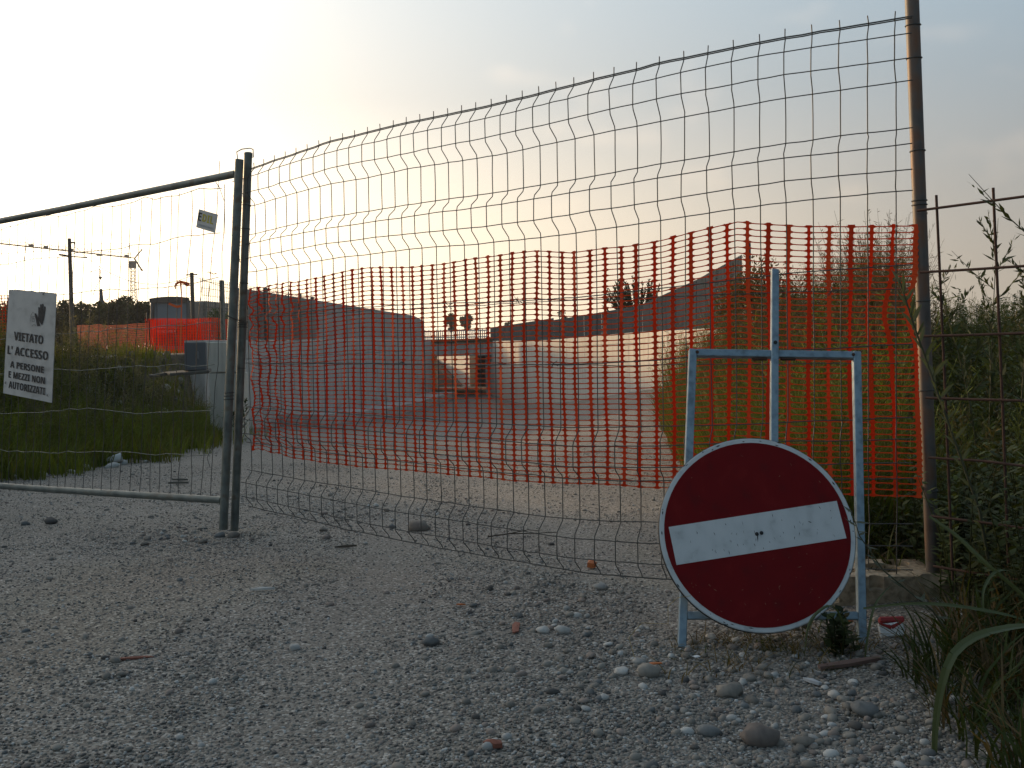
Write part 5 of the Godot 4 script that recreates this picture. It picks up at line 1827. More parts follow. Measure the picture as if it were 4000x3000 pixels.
func build_sign() -> void:
	# tubular stand leaning back against the panel
	var bl := Vector3(0.508, 0.0, -3.15)
	var br := Vector3(1.063, -0.01, -3.15)
	var tl := Vector3(0.612, 0.9, -3.5)
	var trr := Vector3(1.166, 0.882, -3.5)
	var o := thing("no_entry_sign", "round red no-entry sign with a tilted white bar on a leaning square-tube stand", "traffic sign", (bl + br) * 0.5)
	var z := o.position
	var out := (br - bl).cross(tl - bl).normalized()
	if out.z < 0.0:
		out = -out
	var w := 0.0255
	for q in [[bl, tl], [br, trr]]:
		var mb := MB.new()
		mb.beam(q[0] - z, q[1] - z + (q[1] - q[0]).normalized() * w * 0.5, w, w, out, 0.002)
		part("leg", mb, M.zinc, o)
	var mb := MB.new()
	var side := (br - bl).normalized()
	mb.beam(tl - z + side * w * 0.52, trr - z - side * w * 0.52, w * 0.98, w * 0.98, out, 0.002)
	part("top_bar", mb, M.zinc, o)
	mb = MB.new()
	var low_l := bl.lerp(tl, 0.1)
	var low_r := br.lerp(trr, 0.1)
	mb.beam(low_l - z + side * w * 0.52, low_r - z - side * w * 0.52, w * 0.96, w * 0.96, out, 0.002)
	part("lower_bar", mb, M.zinc, o)
	# mast through the middle, standing above the top bar
	var mid_lo := low_l.lerp(low_r, 0.5)
	var mid_hi := tl.lerp(trr, 0.495)
	var dirn := (mid_hi - mid_lo).normalized()
	var mast_top := mid_hi + dirn * 0.31
	mb = MB.new()
	mb.beam(mid_lo - z + out * w * 0.42 + dirn * w, mast_top - z + out * w * 0.42, w * 0.95, w * 0.95, out, 0.002)
	part("mast", mb, M.zinc, o)
	mb = MB.new()
	var hole := mid_hi - z + dirn * 0.035 + out * (w * 0.9 + 0.0006)
	mb.lathe(Transform3D(Basis(side, out, dirn.cross(side)).orthonormalized(), hole), [[0.0065, 0.0], [0.0065, 0.0025], [0.0, 0.0028]], 12)
	part("bolt", mb, M.black, o)
	for k in [-1, 1]:
		mb = MB.new()
		var a: Vector3 = mid_hi - z + side * k * 0.022 - dirn * 0.018 + out * 0.004
		mb.beam(a, a + side * k * 0.052, 0.008, 0.012, out, 0.002)
		part("bracket", mb, M.rust, o)
	for q in [tl + side * w * 0.55, trr - side * w * 0.55]:
		mb = MB.new()
		mb.lathe(Transform3D(Basis(side, out, dirn.cross(side)).orthonormalized(), q - z + out * w * 0.5), [[0.006, 0.0], [0.0055, 0.0015], [0.0, 0.002]], 10)
		part("weld", mb, M.rust, o)
	# disc
	var c := Vector3(0.757, 0.337, -3.218) - z + out * 0.012
	var ydir := dirn
	var b0 := Basis(side, out, side.cross(out)).orthonormalized()   # local y = outwards
	var face := Transform3D(b0, c)
	var R := 0.306
	var disc := MB.new()
	disc.lathe(face, [[R - 0.004, -0.018], [R, -0.016], [R, -0.002], [R - 0.003, 0.0], [0.0, 0.0]], 72)
	disc.lathe(face, [[R - 0.006, -0.018], [R - 0.007, -0.003], [0.0, -0.003]], 72)
	var plate := part("disc", disc, M.white_face, o)
	disc = MB.new()
	disc.lathe(face, [[R + 0.0012, -0.0175], [R + 0.0018, -0.008], [R + 0.0006, -0.001]], 72)
	part("rim", disc, M.black, plate)
	var red := MB.new()
	red.lathe(face, [[R - 0.0155, 0.0004], [R - 0.0156, 0.0012], [0.0, 0.0013]], 72)
	part("red_field", red, M.red_face, plate)
	mb = MB.new()
	var tilt := face.basis * Basis.from_euler(Vector3(0, 0.155, 0))
	mb.box(Transform3D(tilt, face.origin + out * 0.0017), Vector3(0.54, 0.0012, 0.12), 0.0003)
	part("white_bar", mb, M.white_face, plate)
	# bolt stubs, scratches and chips
	for q in [[-0.003, 0.004], [0.012, 0.003]]:
		mb = MB.new()
		mb.lathe(Transform3D(tilt, face.origin + tilt * Vector3(q[0], 0.0024, q[1])), [[0.0062, 0.0], [0.006, 0.0015], [0.0035, 0.003], [0.0, 0.0032]], 10)
		part("bolt", mb, M.black, plate)
	var marks := MB.new()
	var r := RandomNumberGenerator.new()
	r.seed = 5
	for i in 40:
		var x := r.randf_range(-0.25, 0.25)
		var y := r.randf_range(-0.052, 0.052)
		var l := r.randf_range(0.002, 0.008)
		var dv := Vector3(r.randf_range(-0.4, 0.4), 0, 1).normalized() * l
		var p := Vector3(x, 0.0026, y)
		marks.leaf(PackedVector3Array([tilt * (p - dv) + face.origin, tilt * p + face.origin, tilt * (p + dv) + face.origin]), PackedFloat32Array([0.0, r.randf_range(0.0004, 0.0011), 0.0]), tilt * Vector3(1, 0, 0))
	for q in [[0.0, 0.0, -0.006, 0.03], [0.165, -0.01, 0.175, -0.004]]:
		marks.leaf(PackedVector3Array([tilt * Vector3(q[0], 0.0026, q[1]) + face.origin, tilt * Vector3((q[0] + q[2]) * 0.5, 0.0026, (q[1] + q[3]) * 0.5) + face.origin, tilt * Vector3(q[2], 0.0026, q[3]) + face.origin]), PackedFloat32Array([0.0005, 0.0017, 0.0]), tilt * Vector3(1, 0, 0.4))
	for i in 34:
		var a := r.randf() * TAU
		var rr := R - r.randf_range(0.0, 0.013)
		var l := r.randf_range(0.002, 0.009)
		var p := face.basis * Vector3(cos(a) * rr, 0.0006, sin(a) * rr) + face.origin
		var dv := face.basis * Vector3(-sin(a), 0, cos(a)) * l
		marks.leaf(PackedVector3Array([p - dv, p, p + dv]), PackedFloat32Array([0.0, r.randf_range(0.001, 0.0026), 0.0]), face.basis * Vector3(cos(a), 0, sin(a)))
	part("scratches", marks, M.ink, plate).set_meta("kind", "stuff")
	marks = MB.new()
	for i in 60:
		var a := r.randf() * TAU if i < 30 else r.randf_range(0.2, 2.9)
		var rr := R * sqrt(r.randf()) * 0.93
		var p := face.basis * Vector3(cos(a) * rr, 0.0017, sin(a) * rr) + face.origin
		var dv := face.basis * Vector3(r.randf_range(-1, 1), 0, r.randf_range(-1, 1)) * r.randf_range(0.002, 0.008)
		marks.leaf(PackedVector3Array([p - dv, p, p + dv]), PackedFloat32Array([0.0, r.randf_range(0.0005, 0.0018), 0.0]), face.basis * Vector3(0.5, 0, 0.8))
	part("chips", marks, M.faded, plate).set_meta("kind", "stuff")


func build_foot() -> void:
	# hollow concrete foot in which the scaffold pole stands
	var c := CSGCombiner3D.new()
	c.name = numbered("concrete_foot")
	add_child(c)
	c.position = Vector3(1.36, 0.02, -3.74)
	c.rotation = Vector3(0.05, 0.16, -0.05)
	tag(c, "worn hollow concrete block holding the scaffold pole behind the sign's right leg", "concrete block")
	var box := CSGBox3D.new()
	box.size = Vector3(0.66, 0.17, 0.24)
	box.material = M.concrete_foot
	c.add_child(box)
	for q in [[-0.2, 0.02, 0.05, 0.3], [-0.03, 0.0, 0.065, 0.12], [0.06, -0.07, 0.05, 0.09], [0.27, -0.05, 0.045, 0.12], [-0.33, 0.12, 0.07, 0.2], [0.36, 0.13, 0.07, 0.4], [-0.12, 0.13, 0.03, 0.1]]:
		var h := CSGCylinder3D.new()
		h.radius = q[2]
		h.height = q[3]
		h.sides = 14
		h.position = Vector3(q[0], 0.085, q[1])
		h.rotation = Vector3(0.12, 0, 0.1)
		h.operation = CSGShape3D.OPERATION_SUBTRACTION
		h.material = M.concrete_foot
		c.add_child(h)
	for q in [[-0.33, 0.085, 0.12], [0.1, 0.1, 0.14]]:
		var h := CSGSphere3D.new()
		h.radius = 0.06
		h.radial_segments = 12
		h.rings = 7
		h.position = Vector3(q[0], q[1], q[2])
		h.operation = CSGShape3D.OPERATION_SUBTRACTION
		h.material = M.concrete_foot
		c.add_child(h)


# ------------------------------------------------------------------ litter
func chip(called: String, label: String, category: String, at: Vector3, pts: Array, thick: float, m: Material, turn := 0.0) -> void:
	# irregular flat piece, cut from an outline on the ground and given thickness
	var o := thing(called, label, category, at)
	o.rotation = Vector3(rng.randf_range(-0.1, 0.1), turn, rng.randf_range(-0.1, 0.1))
	var mb := MB.new()
	var n := pts.size()
	var c := Vector3()
	for q in pts:
		c += Vector3(q[0], 0, q[1]) / n
	for i in n:
		var a := Vector3(pts[i][0], 0, pts[i][1])
		var b := Vector3(pts[(i + 1) % n][0], 0, pts[(i + 1) % n][1])
		var t := Vector3.UP * thick
		var lift := Vector3.UP * thick * 0.6
		mb.tri(a + t, b + t, c + t + lift, Vector3.UP)
		mb.quad(a, b, b + t, a + t, (a + b) * 0.5 - c)
		mb.tri(a, b, c, Vector3.DOWN)
	part("piece", mb, m, o)


func build_litter() -> void:
	chip("plastic_scrap", "faded orange curled strip lying in the gravel in the middle of the foreground", "plastic scrap", on_ground(-0.01, 3.36, 0.006), [[-0.012, 0.05], [0.01, 0.04], [0.02, 0.0], [0.032, -0.04], [0.02, -0.06], [0.004, -0.035], [-0.004, 0.0]], 0.004, M.faded, 0.2)
	chip("brick_bit", "orange brick bit at the bottom edge of the view", "brick bit", on_ground(-0.058, 2.34, 0.003), [[-0.022, 0.006], [-0.018, -0.01], [0.016, -0.012], [0.024, 0.004], [0.01, 0.011]], 0.011, M.faded, -0.3)
	chip("plastic_scrap", "bright orange scrap beside the stone heap left of the sign leg", "plastic scrap", on_ground(0.385, 2.92, 0.02), [[-0.02, 0.004], [0.0, -0.008], [0.028, -0.002], [0.03, 0.006], [0.0, 0.01]], 0.003, M.scrap)
	chip("plastic_scrap", "orange sliver in the gravel behind the bottom wire left of the sign", "plastic scrap", on_ground(0.33, 4.45, 0.01), [[-0.02, 0.02], [-0.012, -0.03], [0.012, -0.035], [0.022, 0.0], [0.006, 0.03]], 0.02, M.scrap)
	chip("plastic_scrap", "orange scrap on the ground just left of the foot of the sign's right leg", "plastic scrap", on_ground(1.06, 3.3, 0.02), [[-0.03, 0.01], [-0.01, -0.03], [0.03, -0.02], [0.02, 0.02]], 0.012, M.scrap)
	chip("plastic_scrap", "small orange flake in the open gravel left of the curled strip", "plastic scrap", on_ground(-0.2, 3.72, 0.004), [[-0.016, 0.003], [0.0, -0.007], [0.018, 0.0], [0.0, 0.008]], 0.004, M.scrap)
	chip("brick_bit", "flat tan shard in the gravel at the left of the foreground", "brick bit", on_ground(-1.17, 3.12, 0.002), [[-0.05, 0.012], [-0.03, -0.004], [0.04, -0.012], [0.06, 0.0], [0.0, 0.01]], 0.005, M.faded, 0.25)
	chip("wood_piece", "brownish flat stick of wood in the pebbles below the sign's right leg", "wood", on_ground(0.95, 2.93, 0.008), [[-0.09, 0.016], [-0.09, -0.002], [0.0, -0.012], [0.1, -0.022], [0.1, -0.008], [0.0, 0.012]], 0.01, M.plank, 0.1)
	chip("paper_scrap", "tiny white paper scrap in the pebbles below the sign", "paper", on_ground(0.532, 3.03, 0.006), [[-0.01, -0.006], [0.008, -0.008], [0.011, 0.005], [-0.007, 0.008]], 0.002, M.white_plastic, 0.4)
	chip("plastic_pipe_bit", "pale teal bit of plastic in the pebbles right below the sign", "plastic scrap", on_ground(0.8, 2.79, 0.008), [[-0.02, -0.012], [0.0, -0.014], [0.03, 0.008], [0.022, 0.014], [0.0, 0.004]], 0.008, M.pale_grey, -0.3)
	chip("wood_piece", "bit of bark on the gravel behind the left fence, the nearer of two", "wood", on_ground(-2.95, 9.05, 0.01), [[-0.08, 0.012], [0.0, -0.02], [0.09, -0.012], [0.08, 0.018], [0.0, 0.02]], 0.016, M.twig, 0.1)
	chip("wood_piece", "bit of bark on the gravel behind the left fence, the farther of two", "wood", on_ground(-3.05, 9.4, 0.01), [[-0.06, 0.02], [0.0, -0.02], [0.07, -0.03], [0.06, 0.0], [0.0, 0.02]], 0.014, M.twig, -0.2)
	chip("wood_piece", "dark splinter on the open gravel left of the middle", "wood", on_ground(-0.86, 5.2, 0.004), [[-0.05, 0.006], [0.0, -0.008], [0.06, 0.0], [0.02, 0.012]], 0.008, M.wood, 0.1)
	chip("wood_piece", "pale splinter lying by a dark one in the gravel of the left foreground", "wood", on_ground(-1.0, 4.05, 0.004), [[-0.05, -0.006], [0.0, -0.008], [0.05, 0.002], [0.0, 0.01]], 0.008, M.concrete, 0.1)
	# twig behind the panel
	var o := thing("twig", "thin forked twig on the gravel behind the middle of the panel", "twig", on_ground(0.02, 5.35, 0.012))
	var mb := MB.new()
	mb.tube(PackedVector3Array([Vector3(-0.16, 0, 0.02), Vector3(-0.05, 0.01, 0), Vector3(0.06, 0.008, -0.01), Vector3(0.2, 0.004, -0.05)]), 0.004, 5, true, 0.002)
	mb.tube(PackedVector3Array([Vector3(-0.05, 0.01, 0), Vector3(0.05, 0.02, -0.05), Vector3(0.12, 0.01, -0.06)]), 0.003, 5, true, 0.0015)
	part("stick", mb, M.wood, o)
	# plastic cup
	o = thing("plastic_cup", "white plastic cup lying on its side at the edge of the grass bank", "cup", on_ground(-4.68, 12.05, 0.05))
	var lay := Basis.from_euler(Vector3(0.0, 0.5, -1.35))
	mb = MB.new()
	mb.lathe(Transform3D(lay, Vector3(-0.08, 0, 0)), [[0.0, 0.0], [0.034, 0.0], [0.038, 0.01], [0.052, 0.17], [0.055, 0.172], [0.055, 0.178], [0.05, 0.178], [0.036, 0.012], [0.0, 0.012]], 20)
	part("cup_wall", mb, M.white_plastic, o)
	# crumpled packet
	o = thing("crumpled_packet", "crumpled white and red cigarette packet on the ground right of the sign's leg", "packet", on_ground(1.175, 3.2, 0.0))
	o.rotation = Vector3(-0.15, -0.25, 0.12)
	mb = MB.new()
	mb.box(Transform3D(Basis.from_euler(Vector3(0, 0, 0.05)), Vector3(0, 0.022, 0)), Vector3(0.075, 0.042, 0.03), 0.004)
	part("carton", mb, M.white_plastic, o)
	mb = MB.new()
	mb.box(Transform3D(Basis.from_euler(Vector3(-0.3, 0.1, -0.06)), Vector3(0.004, 0.05, -0.004)), Vector3(0.076, 0.018, 0.029), 0.004)
	part("lid", mb, M.packet_red, o)
	mb = MB.new()
	mb.leaf(PackedVector3Array([Vector3(-0.036, 0.044, 0.0165), Vector3(0.0, 0.03, 0.0172), Vector3(0.036, 0.046, 0.0166)]), PackedFloat32Array([0.003, 0.006, 0.003]), Vector3(0, 1, 0))
	part("red_flash", mb, M.packet_red, o)


# ------------------------------------------------------------------ the distance
func cable(label: String, a: Vector3, b: Vector3, sag: float, r: float) -> void:
	var p := PackedVector3Array()
	for i in 25:
		var t := i / 24.0
		p.append(a.lerp(b, t) - Vector3.UP * sag * 4.0 * t * (1.0 - t))
	var o := thing("power_cable", label, "cable", a)
	for i in p.size():
		p[i] -= a
	var mb := MB.new()
	mb.tube(p, r, 4, false)
	part("strand", mb, M.black, o)


func build_distance() -> void:
	var o := thing("utility_pole", "tall dark utility pole left of the crane, behind the notice board", "pole", Vector3(-25.4, 0.8, -60))
	var mb := MB.new()
	mb.tube(PackedVector3Array([Vector3.ZERO, Vector3(0.02, 6.55, 0)]), 0.14, 10, true, 0.1)
	part("shaft", mb, M.pole_far, o)
	mb = MB.new()
	mb.beam(Vector3(0.08, 6.3, 0), Vector3(0.36, 6.3, 0), 0.07, 0.09)
	mb.tube(PackedVector3Array([Vector3(0.32, 6.3, 0), Vector3(0.32, 6.05, 0)]), 0.035, 6)
	part("insulator_arm", mb, M.pole_far, o)
	mb = MB.new()
	mb.beam(Vector3(-0.55, 5.62, 0.1), Vector3(-0.05, 5.52, 0.1), 0.1, 0.12)
	mb.beam(Vector3(0.1, 5.5, 0.1), Vector3(1.05, 5.42, 0.1), 0.05, 0.07)
	part("bracket", mb, M.pole_far, o)
	o = thing("short_pole", "shorter grey pole standing by the truck's right side", "pole", Vector3(-16.85, 0.8, -55))
	mb = MB.new()
	mb.tube(PackedVector3Array([Vector3.ZERO, Vector3(0, 4.1, 0)]), 0.11, 10, true, 0.1)
	part("shaft", mb, M.pole_far, o)
	mb = MB.new()
	mb.beam(Vector3(-0.3, 3.98, 0), Vector3(0.3, 4.0, 0), 0.06, 0.06)
	part("top_arm", mb, M.pole_far, o)
	cable("cable sagging from the tall utility pole to the shorter one", Vector3(-25.05, 6.85, -60), Vector3(-16.85, 4.75, -55), 1.15, 0.014)
	cable("cable running left from the utility pole", Vector3(-25.4, 6.75, -60), Vector3(-40, 6.6, -58), 0.3, 0.014)
	cable("cable running right from the shorter pole behind the posts", Vector3(-16.85, 4.75, -55), Vector3(-8.4, 2.9, -44), 0.3, 0.012)
	o = thing("short_mast", "short dark mast with a pointed base rising out of the hedge", "mast", Vector3(-33.1, 0.8, -84))
	mb = MB.new()
	mb.tube(PackedVector3Array([Vector3.ZERO, Vector3(0, 4.05, 0)]), 0.3, 8, true, 0.26)
	mb.tube(PackedVector3Array([Vector3(0, 4.05, 0), Vector3(0, 4.4, 0), Vector3(0, 5.0, 0)]), 0.18, 8, true, 0.1)
	part("shaft", mb, M.crane_box, o)
	build_crane()
	build_truck()
	var g := "orange nets strung along the top of the left bank"
	far_net("orange net on the bank between notice board and truck, torn at its foot", [[-11.3, 27.0, 0.78, 1.55], [-9.5, 24.5, 0.72, 1.5], [-7.75, 22.2, 0.62, 1.48]], g, M.net)
	far_net("bright orange net stretched in front of the truck up to the wall end", [[-9.95, 28.2, 0.78, 1.72], [-8.0, 27.8, 0.78, 1.70], [-6.95, 26.6, 0.95, 1.62]], g, M.far_net)
	far_net("second layer of orange net drawn behind the bright one in front of the truck", [[-9.9, 28.5, 0.78, 1.7], [-8.1, 28.1, 0.78, 1.69], [-7.0, 27.0, 0.95, 1.62]], g, M.far_net)
	far_net("tall orange net at the left edge behind the notice board", [[-10.6, 19.2, 0.78, 1.98], [-8.75, 18.4, 0.75, 1.9]], g, M.net)


func build_crane() -> void:
	var o := thing("tower_crane", "distant yellow lattice tower crane with its long jib reaching left", "crane", Vector3(-108.9, 0.1, -300))
	var mast := MB.new()
	var H := 26.0
	var hw := 0.62
	for sx in [-1, 1]:
		for sz in [-1, 1]:
			mast.beam(Vector3(sx * hw, 0, sz * hw), Vector3(sx * hw, H, sz * hw), 0.13, 0.13, Vector3.RIGHT, 0.0)
	var y := 0.0
	while y < H - 1.0:
		for f in 4:
			var a := Vector3(hw, y, hw).rotated(Vector3.UP, f * PI / 2)
			var b := Vector3(-hw, y + 1.0, hw).rotated(Vector3.UP, f * PI / 2)
			mast.beam(a, b, 0.08, 0.08, Vector3(0.3, 0.2, 0.9), 0.0)
			mast.beam(Vector3(-hw, y, hw).rotated(Vector3.UP, f * PI / 2), a, 0.07, 0.07, Vector3.UP, 0.0)
		y += 1.0
	part("mast", mast, M.crane, o)
	var top := MB.new()
	top.box(Transform3D(Basis(), Vector3(0, 25.0, 0)), Vector3(1.7, 2.0, 1.5), 0.05)
	part("slewing_unit", top, M.crane_box, o)
	var jib := MB.new()
	var d := Vector3(-16.2, 0.15, 46.0).normalized()
	var sidev := d.cross(Vector3.UP).normalized()
	var r0 := Vector3(0, 26.9, 0)
	var n := 44
	for i in n:
		var a := r0 + d * (1.32 * i)
		var b := r0 + d * (1.32 * (i + 1))
		var k := 1.0 - 0.35 * i / n
		var tp := (a + b) * 0.5 + Vector3.UP * 1.25 * k
		var tp2 := (b + d * 0.66) + Vector3.UP * 1.25 * k
		for q in [-1, 1]:
			var o1: Vector3 = sidev * 0.5 * q
			jib.beam(a + o1, b + o1, 0.2, 0.2, Vector3.UP, 0.0)
			jib.beam(a + o1, tp, 0.05, 0.05, Vector3.UP, 0.0)
			jib.beam(tp, b + o1, 0.05, 0.05, Vector3.UP, 0.0)
		if i < n - 1:
			jib.beam(tp, tp2, 0.07, 0.07, Vector3.UP, 0.0)
	part("jib", jib, M.crane, o)
	var tip := MB.new()
	tip.beam(Vector3(-0.4, 26.5, 0), Vector3(-0.75, 31.2, 0), 0.12, 0.12, Vector3.RIGHT, 0.0)
	tip.beam(Vector3(-0.75, 31.2, 0), Vector3(-0.2, 30.9, 0), 0.08, 0.08, Vector3.UP, 0.0)
	part("apex_strut", tip, M.crane, o)
	var arm := MB.new()
	for q in [-0.4, 0.4]:
		arm.beam(Vector3(0.5, 26.6, q), Vector3(2.9, 29.4, q * 0.4), 0.16, 0.16, Vector3.UP, 0.0)
	arm.beam(Vector3(2.8, 29.4, 0), Vector3(2.85, 28.3, 0), 0.1, 0.1, Vector3.RIGHT, 0.0)
	arm.beam(Vector3(-0.75, 31.2, 0), Vector3(2.9, 29.4, 0), 0.05, 0.05, Vector3.UP, 0.0)
	arm.beam(Vector3(2.9, 29.4, 0), Vector3(2.7, 23.4, 0), 0.05, 0.05, Vector3.RIGHT, 0.0)
	arm.beam(Vector3(-0.75, 31.2, 0), r0 + d * 30.0 + Vector3.UP * 1.2, 0.05, 0.05, Vector3.UP, 0.0)
	part("rear_strut", arm, M.crane, o)
	arm = MB.new()
	for q in [-0.4, 0.4]:
		arm.beam(Vector3(0.6, 26.7, q), Vector3(2.7, 23.2, q), 0.2, 0.2, Vector3.UP, 0.0)
	arm.box(Transform3D(Basis.from_euler(Vector3(0, 0, -0.9)), Vector3(2.6, 23.4, 0)), Vector3(0.5, 0.4, 1.0), 0.03)
	part("counter_arm", arm, M.crane, o)
	var tr := MB.new()
	var q0 := r0 + d * 13.4
	tr.box(Transform3D(Basis(), q0 + Vector3(0, -0.25, 0)), Vector3(1.5, 0.35, 0.8), 0.05)
	part("trolley", tr, M.crane_box, o)
	tr = MB.new()
	tr.beam(q0 + Vector3(0, -0.4, 0), q0 + Vector3(0, -6.0, 0), 0.03, 0.03, Vector3.RIGHT, 0.0)
	part("hoist_rope", tr, M.crane_box, o)
	tr = MB.new()
	tr.lathe(Transform3D(Basis(), q0 + Vector3(0, -6.5, 0)), [[0.0, -0.55], [0.25, -0.25], [0.5, 0.1], [0.45, 0.35], [0.0, 0.45]], 10)
	part("hook_block", tr, M.crane_box, o)
	for k in [2.5, 24.0, 33.0, 38.0]:
		tr = MB.new()
		tr.box(Transform3D(Basis(), r0 + d * k + Vector3(0, 0.35, 0)), Vector3(0.9, 0.7, 1.0), 0.05)
		part("jib_fitting", tr, M.crane_box, o)


func build_truck() -> void:
	var o := thing("truck", "dark lorry facing the site, its pale load box behind, half hidden by the orange net", "truck", Vector3(-20.35, 0.8, -62))
	o.rotation.y = -0.1
	var W := 2.5
	var mb := MB.new()
	# cab shell with an arched roof and a recess for the windscreen
	for s in [-1, 1]:
		mb.beam(Vector3(s * 1.17, 1.2, 0.0), Vector3(s * 1.12, 2.95, -0.12), 0.16, 0.3, Vector3.BACK, 0.03)
	mb.box(Transform3D(Basis(), Vector3(0, 0.95, -0.12)), Vector3(W, 0.9, 0.3), 0.06)
	mb.box(Transform3D(Basis(), Vector3(0, 1.7, -1.15)), Vector3(W, 2.4, 1.8), 0.06)
	for i in 10:
		var a := -1.25 + 0.25 * i
		var ya := 3.2 - 0.1 * pow(a / 1.25, 2)
		var b := a + 0.25
		var yb := 3.2 - 0.1 * pow(b / 1.25, 2)
		mb.quad(Vector3(a, ya, 0.1), Vector3(b, yb, 0.1), Vector3(b, yb, -2.0), Vector3(a, ya, -2.0), Vector3.UP)
		mb.quad(Vector3(a, ya, 0.1), Vector3(b, yb, 0.1), Vector3(b, 2.86, 0.02), Vector3(a, 2.86, 0.02), Vector3.BACK)
		mb.quad(Vector3(a, 2.86, 0.02), Vector3(b, 2.86, 0.02), Vector3(b, 2.86, -0.3), Vector3(a, 2.86, -0.3), Vector3.DOWN)
	var cab := part("cab", mb, M.truck, o)
	mb = MB.new()
	mb.quad(Vector3(-1.08, 1.42, -0.02), Vector3(1.08, 1.42, -0.02), Vector3(1.05, 2.86, -0.16), Vector3(-1.05, 2.86, -0.16), Vector3.BACK)
	part("windscreen", mb, M.windscreen, cab)
	for s in [-0.45, 0.35]:
		mb = MB.new()
		mb.beam(Vector3(s, 1.45, 0.02), Vector3(s + 0.75, 1.55, 0.0), 0.05, 0.04, Vector3.UP, 0.0)
		part("wiper", mb, M.black, cab)
	mb = MB.new()
	mb.box(Transform3D(Basis(), Vector3(0, 1.08, 0.1)), Vector3(2.2, 0.42, 0.16), 0.05)
	part("grille", mb, M.black, cab)
	mb = MB.new()
	mb.box(Transform3D(Basis(), Vector3(0, 0.55, 0.12)), Vector3(2.2, 0.6, 0.12), 0.04)
	part("grille", mb, M.black, cab)
	put_text(cab, "lettering", "MERCEDES-BENZ", Vector2(0.0, 1.12), 1.55, 0.13, M.chrome, 0.2)
	mb = MB.new()
	mb.tube(PackedVector3Array([Vector3(-1.2, 0.9, 0.1), Vector3(-1.14, 1.2, 0.14), Vector3(-0.9, 1.33, 0.16), Vector3(0, 1.36, 0.18), Vector3(0.9, 1.33, 0.16), Vector3(1.14, 1.2, 0.14), Vector3(1.2, 0.9, 0.1)]), 0.04, 6)
	part("chrome_trim", mb, M.chrome, cab)
	for s in [-1, 1]:
		mb = MB.new()
		mb.box(Transform3D(Basis(), Vector3(s * 1.0, 0.32, 0.12)), Vector3(0.36, 0.24, 0.12), 0.04)
		part("headlight", mb, M.glass, cab)
		mb = MB.new()
		mb.box(Transform3D(Basis(), Vector3(s * 1.38, 2.0, 0.1)), Vector3(0.16, 0.5, 0.1), 0.04)
		mb.beam(Vector3(s * 1.2, 2.2, 0.0), Vector3(s * 1.38, 2.2, 0.08), 0.03, 0.03)
		part("mirror", mb, M.black, cab)
		mb = MB.new()
		var lay := Basis.from_euler(Vector3(0, 0, PI / 2))
		mb.lathe(Transform3D(lay, Vector3(s * 1.08, 0.42, -1.1)), [[0.0, -0.14], [0.3, -0.14], [0.46, -0.1], [0.48, 0.0], [0.46, 0.1], [0.3, 0.14], [0.0, 0.14]], 18)
		part("wheel", mb, M.black, o)
	mb = MB.new()
	mb.box(Transform3D(Basis(), Vector3(0, 0.1, -0.05)), Vector3(2.4, 0.34, 0.5), 0.05)
	part("bumper", mb, M.truck, o)
	mb = MB.new()
	mb.box(Transform3D(Basis(), Vector3(0.05, 2.0, -6.0)), Vector3(2.55, 2.0, 7.4), 0.06)
	part("load_box", mb, M.tarp, o)
	mb = MB.new()
	for s in [-1, 1]:
		for k in 7:
			mb.beam(Vector3(0.05 + s * 1.29, 1.05, -2.6 - 1.1 * k), Vector3(0.05 + s * 1.29, 2.95, -2.6 - 1.1 * k), 0.05, 0.08, Vector3.BACK, 0.0)
		mb.beam(Vector3(0.05 + s * 1.29, 2.62, -2.3), Vector3(0.05 + s * 1.29, 2.62, -9.7), 0.05, 0.1, Vector3.UP, 0.0)
	part("side_ribs", mb, M.truck, o)


# ------------------------------------------------------------------ sky and light
const SUN_AZ := -44.0
const SUN_EL := 10.0


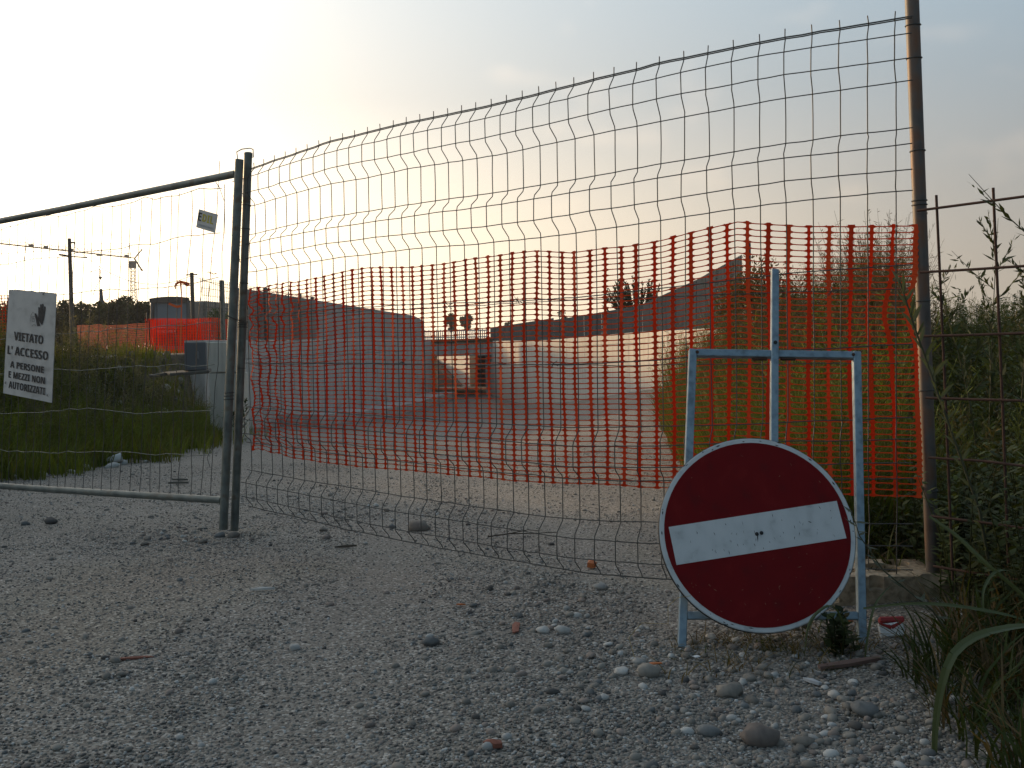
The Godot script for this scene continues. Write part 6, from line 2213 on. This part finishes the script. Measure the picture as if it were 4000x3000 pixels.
func sky_image(w: int, h: int) -> Image:
	var sun := Vector3(sin(deg_to_rad(SUN_AZ)) * cos(deg_to_rad(SUN_EL)), sin(deg_to_rad(SUN_EL)), -cos(deg_to_rad(SUN_AZ)) * cos(deg_to_rad(SUN_EL)))
	var wisps := FastNoiseLite.new()
	wisps.seed = 9
	wisps.frequency = 1.0
	wisps.fractal_octaves = 5
	var data := PackedFloat32Array()
	data.resize(w * h * 3)
	var i := 0
	for y in h:
		var el := PI * 0.5 - PI * (y + 0.5) / h
		var e := maxf(rad_to_deg(el), 0.0)
		# clear air: hazy and warm low down, blue higher up
		var k := clampf(e / 22.0, 0.0, 1.0)
		k = k * k * (3.0 - 2.0 * k)
		var low := Vector3(0.135, 0.155, 0.175)
		var midc := Vector3(0.165, 0.325, 0.465)
		var zen := Vector3(0.09, 0.17, 0.27)
		var base := low.lerp(midc, k).lerp(zen, clampf((e - 20.0) / 60.0, 0.0, 1.0))
		var warm := Vector3(1.36, 1.07, 0.70).lerp(Vector3(0.94, 0.8, 0.64), clampf(e / 24.0, 0.0, 1.0))
		for x in w:
			var az := TAU * (x + 0.5) / w
			var dirn := Vector3(sin(az) * cos(el), sin(el), -cos(az) * cos(el))
			var g := rad_to_deg(acos(clampf(dirn.dot(sun), -1.0, 1.0)))
			var glow := 4.3 * exp(-g / 18.2) + 0.64 * exp(-g / 41.7)
			var c := base * (1.0 - 0.36 * smoothstep(68.0, 125.0, g)) + warm * glow * (0.88 + clampf(1.0 - e / 13.0, 0.0, 1.0) * (0.4 + 0.6 * smoothstep(72.0, 50.0, g)))
			if e > 3.0 and e < 60.0:
				# thin cirrus
				var n1 := wisps.get_noise_3d(dirn.x * 8.0, dirn.y * 20.0, dirn.z * 8.0)
				var n2 := wisps.get_noise_3d(dirn.x * 2.0 + 7.0, dirn.y * 5.0, dirn.z * 2.0)
				var m := smoothstep(0.2, 0.55, n1 + 0.4 * n2) * smoothstep(3.0, 8.0, e) * smoothstep(60.0, 30.0, e)
				c += Vector3(0.085, 0.055, 0.03) * m * (0.6 + glow)
			data[i] = c.x
			data[i + 1] = c.y
			data[i + 2] = c.z
			i += 3
	return Image.create_from_data(w, h, false, Image.FORMAT_RGBF, data.to_byte_array())


func _ready() -> void:
	rng.seed = 20240
	noise.seed = 4
	noise.frequency = 0.01
	# camera
	var cam := Camera3D.new()
	cam.name = "camera"
	add_child(cam)
	cam.position = Vector3(0, 0.95, 0)
	cam.basis = Basis(Vector3.RIGHT, deg_to_rad(-2.34)) * Basis(Vector3.BACK, deg_to_rad(-1.0))
	cam.fov = 40.71
	cam.near = 0.05
	cam.far = 2500.0
	cam.current = true
	# sky, air and exposure
	var env := Environment.new()
	env.background_mode = Environment.BG_SKY
	var sm := PanoramaSkyMaterial.new()
	sm.panorama = ImageTexture.create_from_image(sky_image(1024, 512))
	var sky := Sky.new()
	sky.sky_material = sm
	env.sky = sky
	env.tonemap_mode = Environment.TONE_MAPPER_LINEAR
	env.tonemap_exposure = 1.0
	env.fog_enabled = true
	env.fog_density = 0.0006
	env.fog_light_color = Color(0.96, 0.95, 0.93)
	env.sdfgi_enabled = true
	env.ssao_enabled = true
	env.ssil_enabled = true
	var we := WorldEnvironment.new()
	we.name = "world_environment"
	we.environment = env
	add_child(we)
	# low hazy sun beyond the left edge of the view
	var sun := DirectionalLight3D.new()
	sun.name = "sun"
	add_child(sun)
	sun.rotation_degrees = Vector3(-SUN_EL, 180.0 - SUN_AZ, 0)
	sun.light_energy = 1.05
	sun.light_color = Color(1.0, 0.83, 0.62)
	sun.light_angular_distance = 4.0
	sun.shadow_enabled = true

	font_bold = SystemFont.new()
	font_bold.font_names = PackedStringArray(["Droid Sans"])
	font_bold.font_weight = 700
	materials()
	M.stone_tex = noise_tex(0.02, 4, [[0.0, 0.5, 0.5, 0.5], [0.5, 0.68, 0.67, 0.66], [1.0, 0.82, 0.8, 0.78]], 256, FastNoiseLite.TYPE_SIMPLEX_SMOOTH, 51)
	M.windscreen = mat(0.17, 0.2, 0.225, 0.25)
	M.twig = mat(0.13, 0.12, 0.1, 0.9)
	M.plank = mat(0.17, 0.105, 0.085, 0.85)
	M.block = mat(0.15, 0.155, 0.165, 0.9)
	M.straw_bank = mat(0.16, 0.115, 0.065, 0.9)
	M.packet_red = mat(0.34, 0.02, 0.02, 0.5)

	build_ground()
	build_walls()
	build_distance()
	build_trees()
	build_rubble()
	build_mesh_panel()
	build_net()
	build_left_fence()
	build_rebar_fence()
	build_foot()
	build_sign()
	build_growth()
	build_plants()
	build_gravel()
	build_litter()
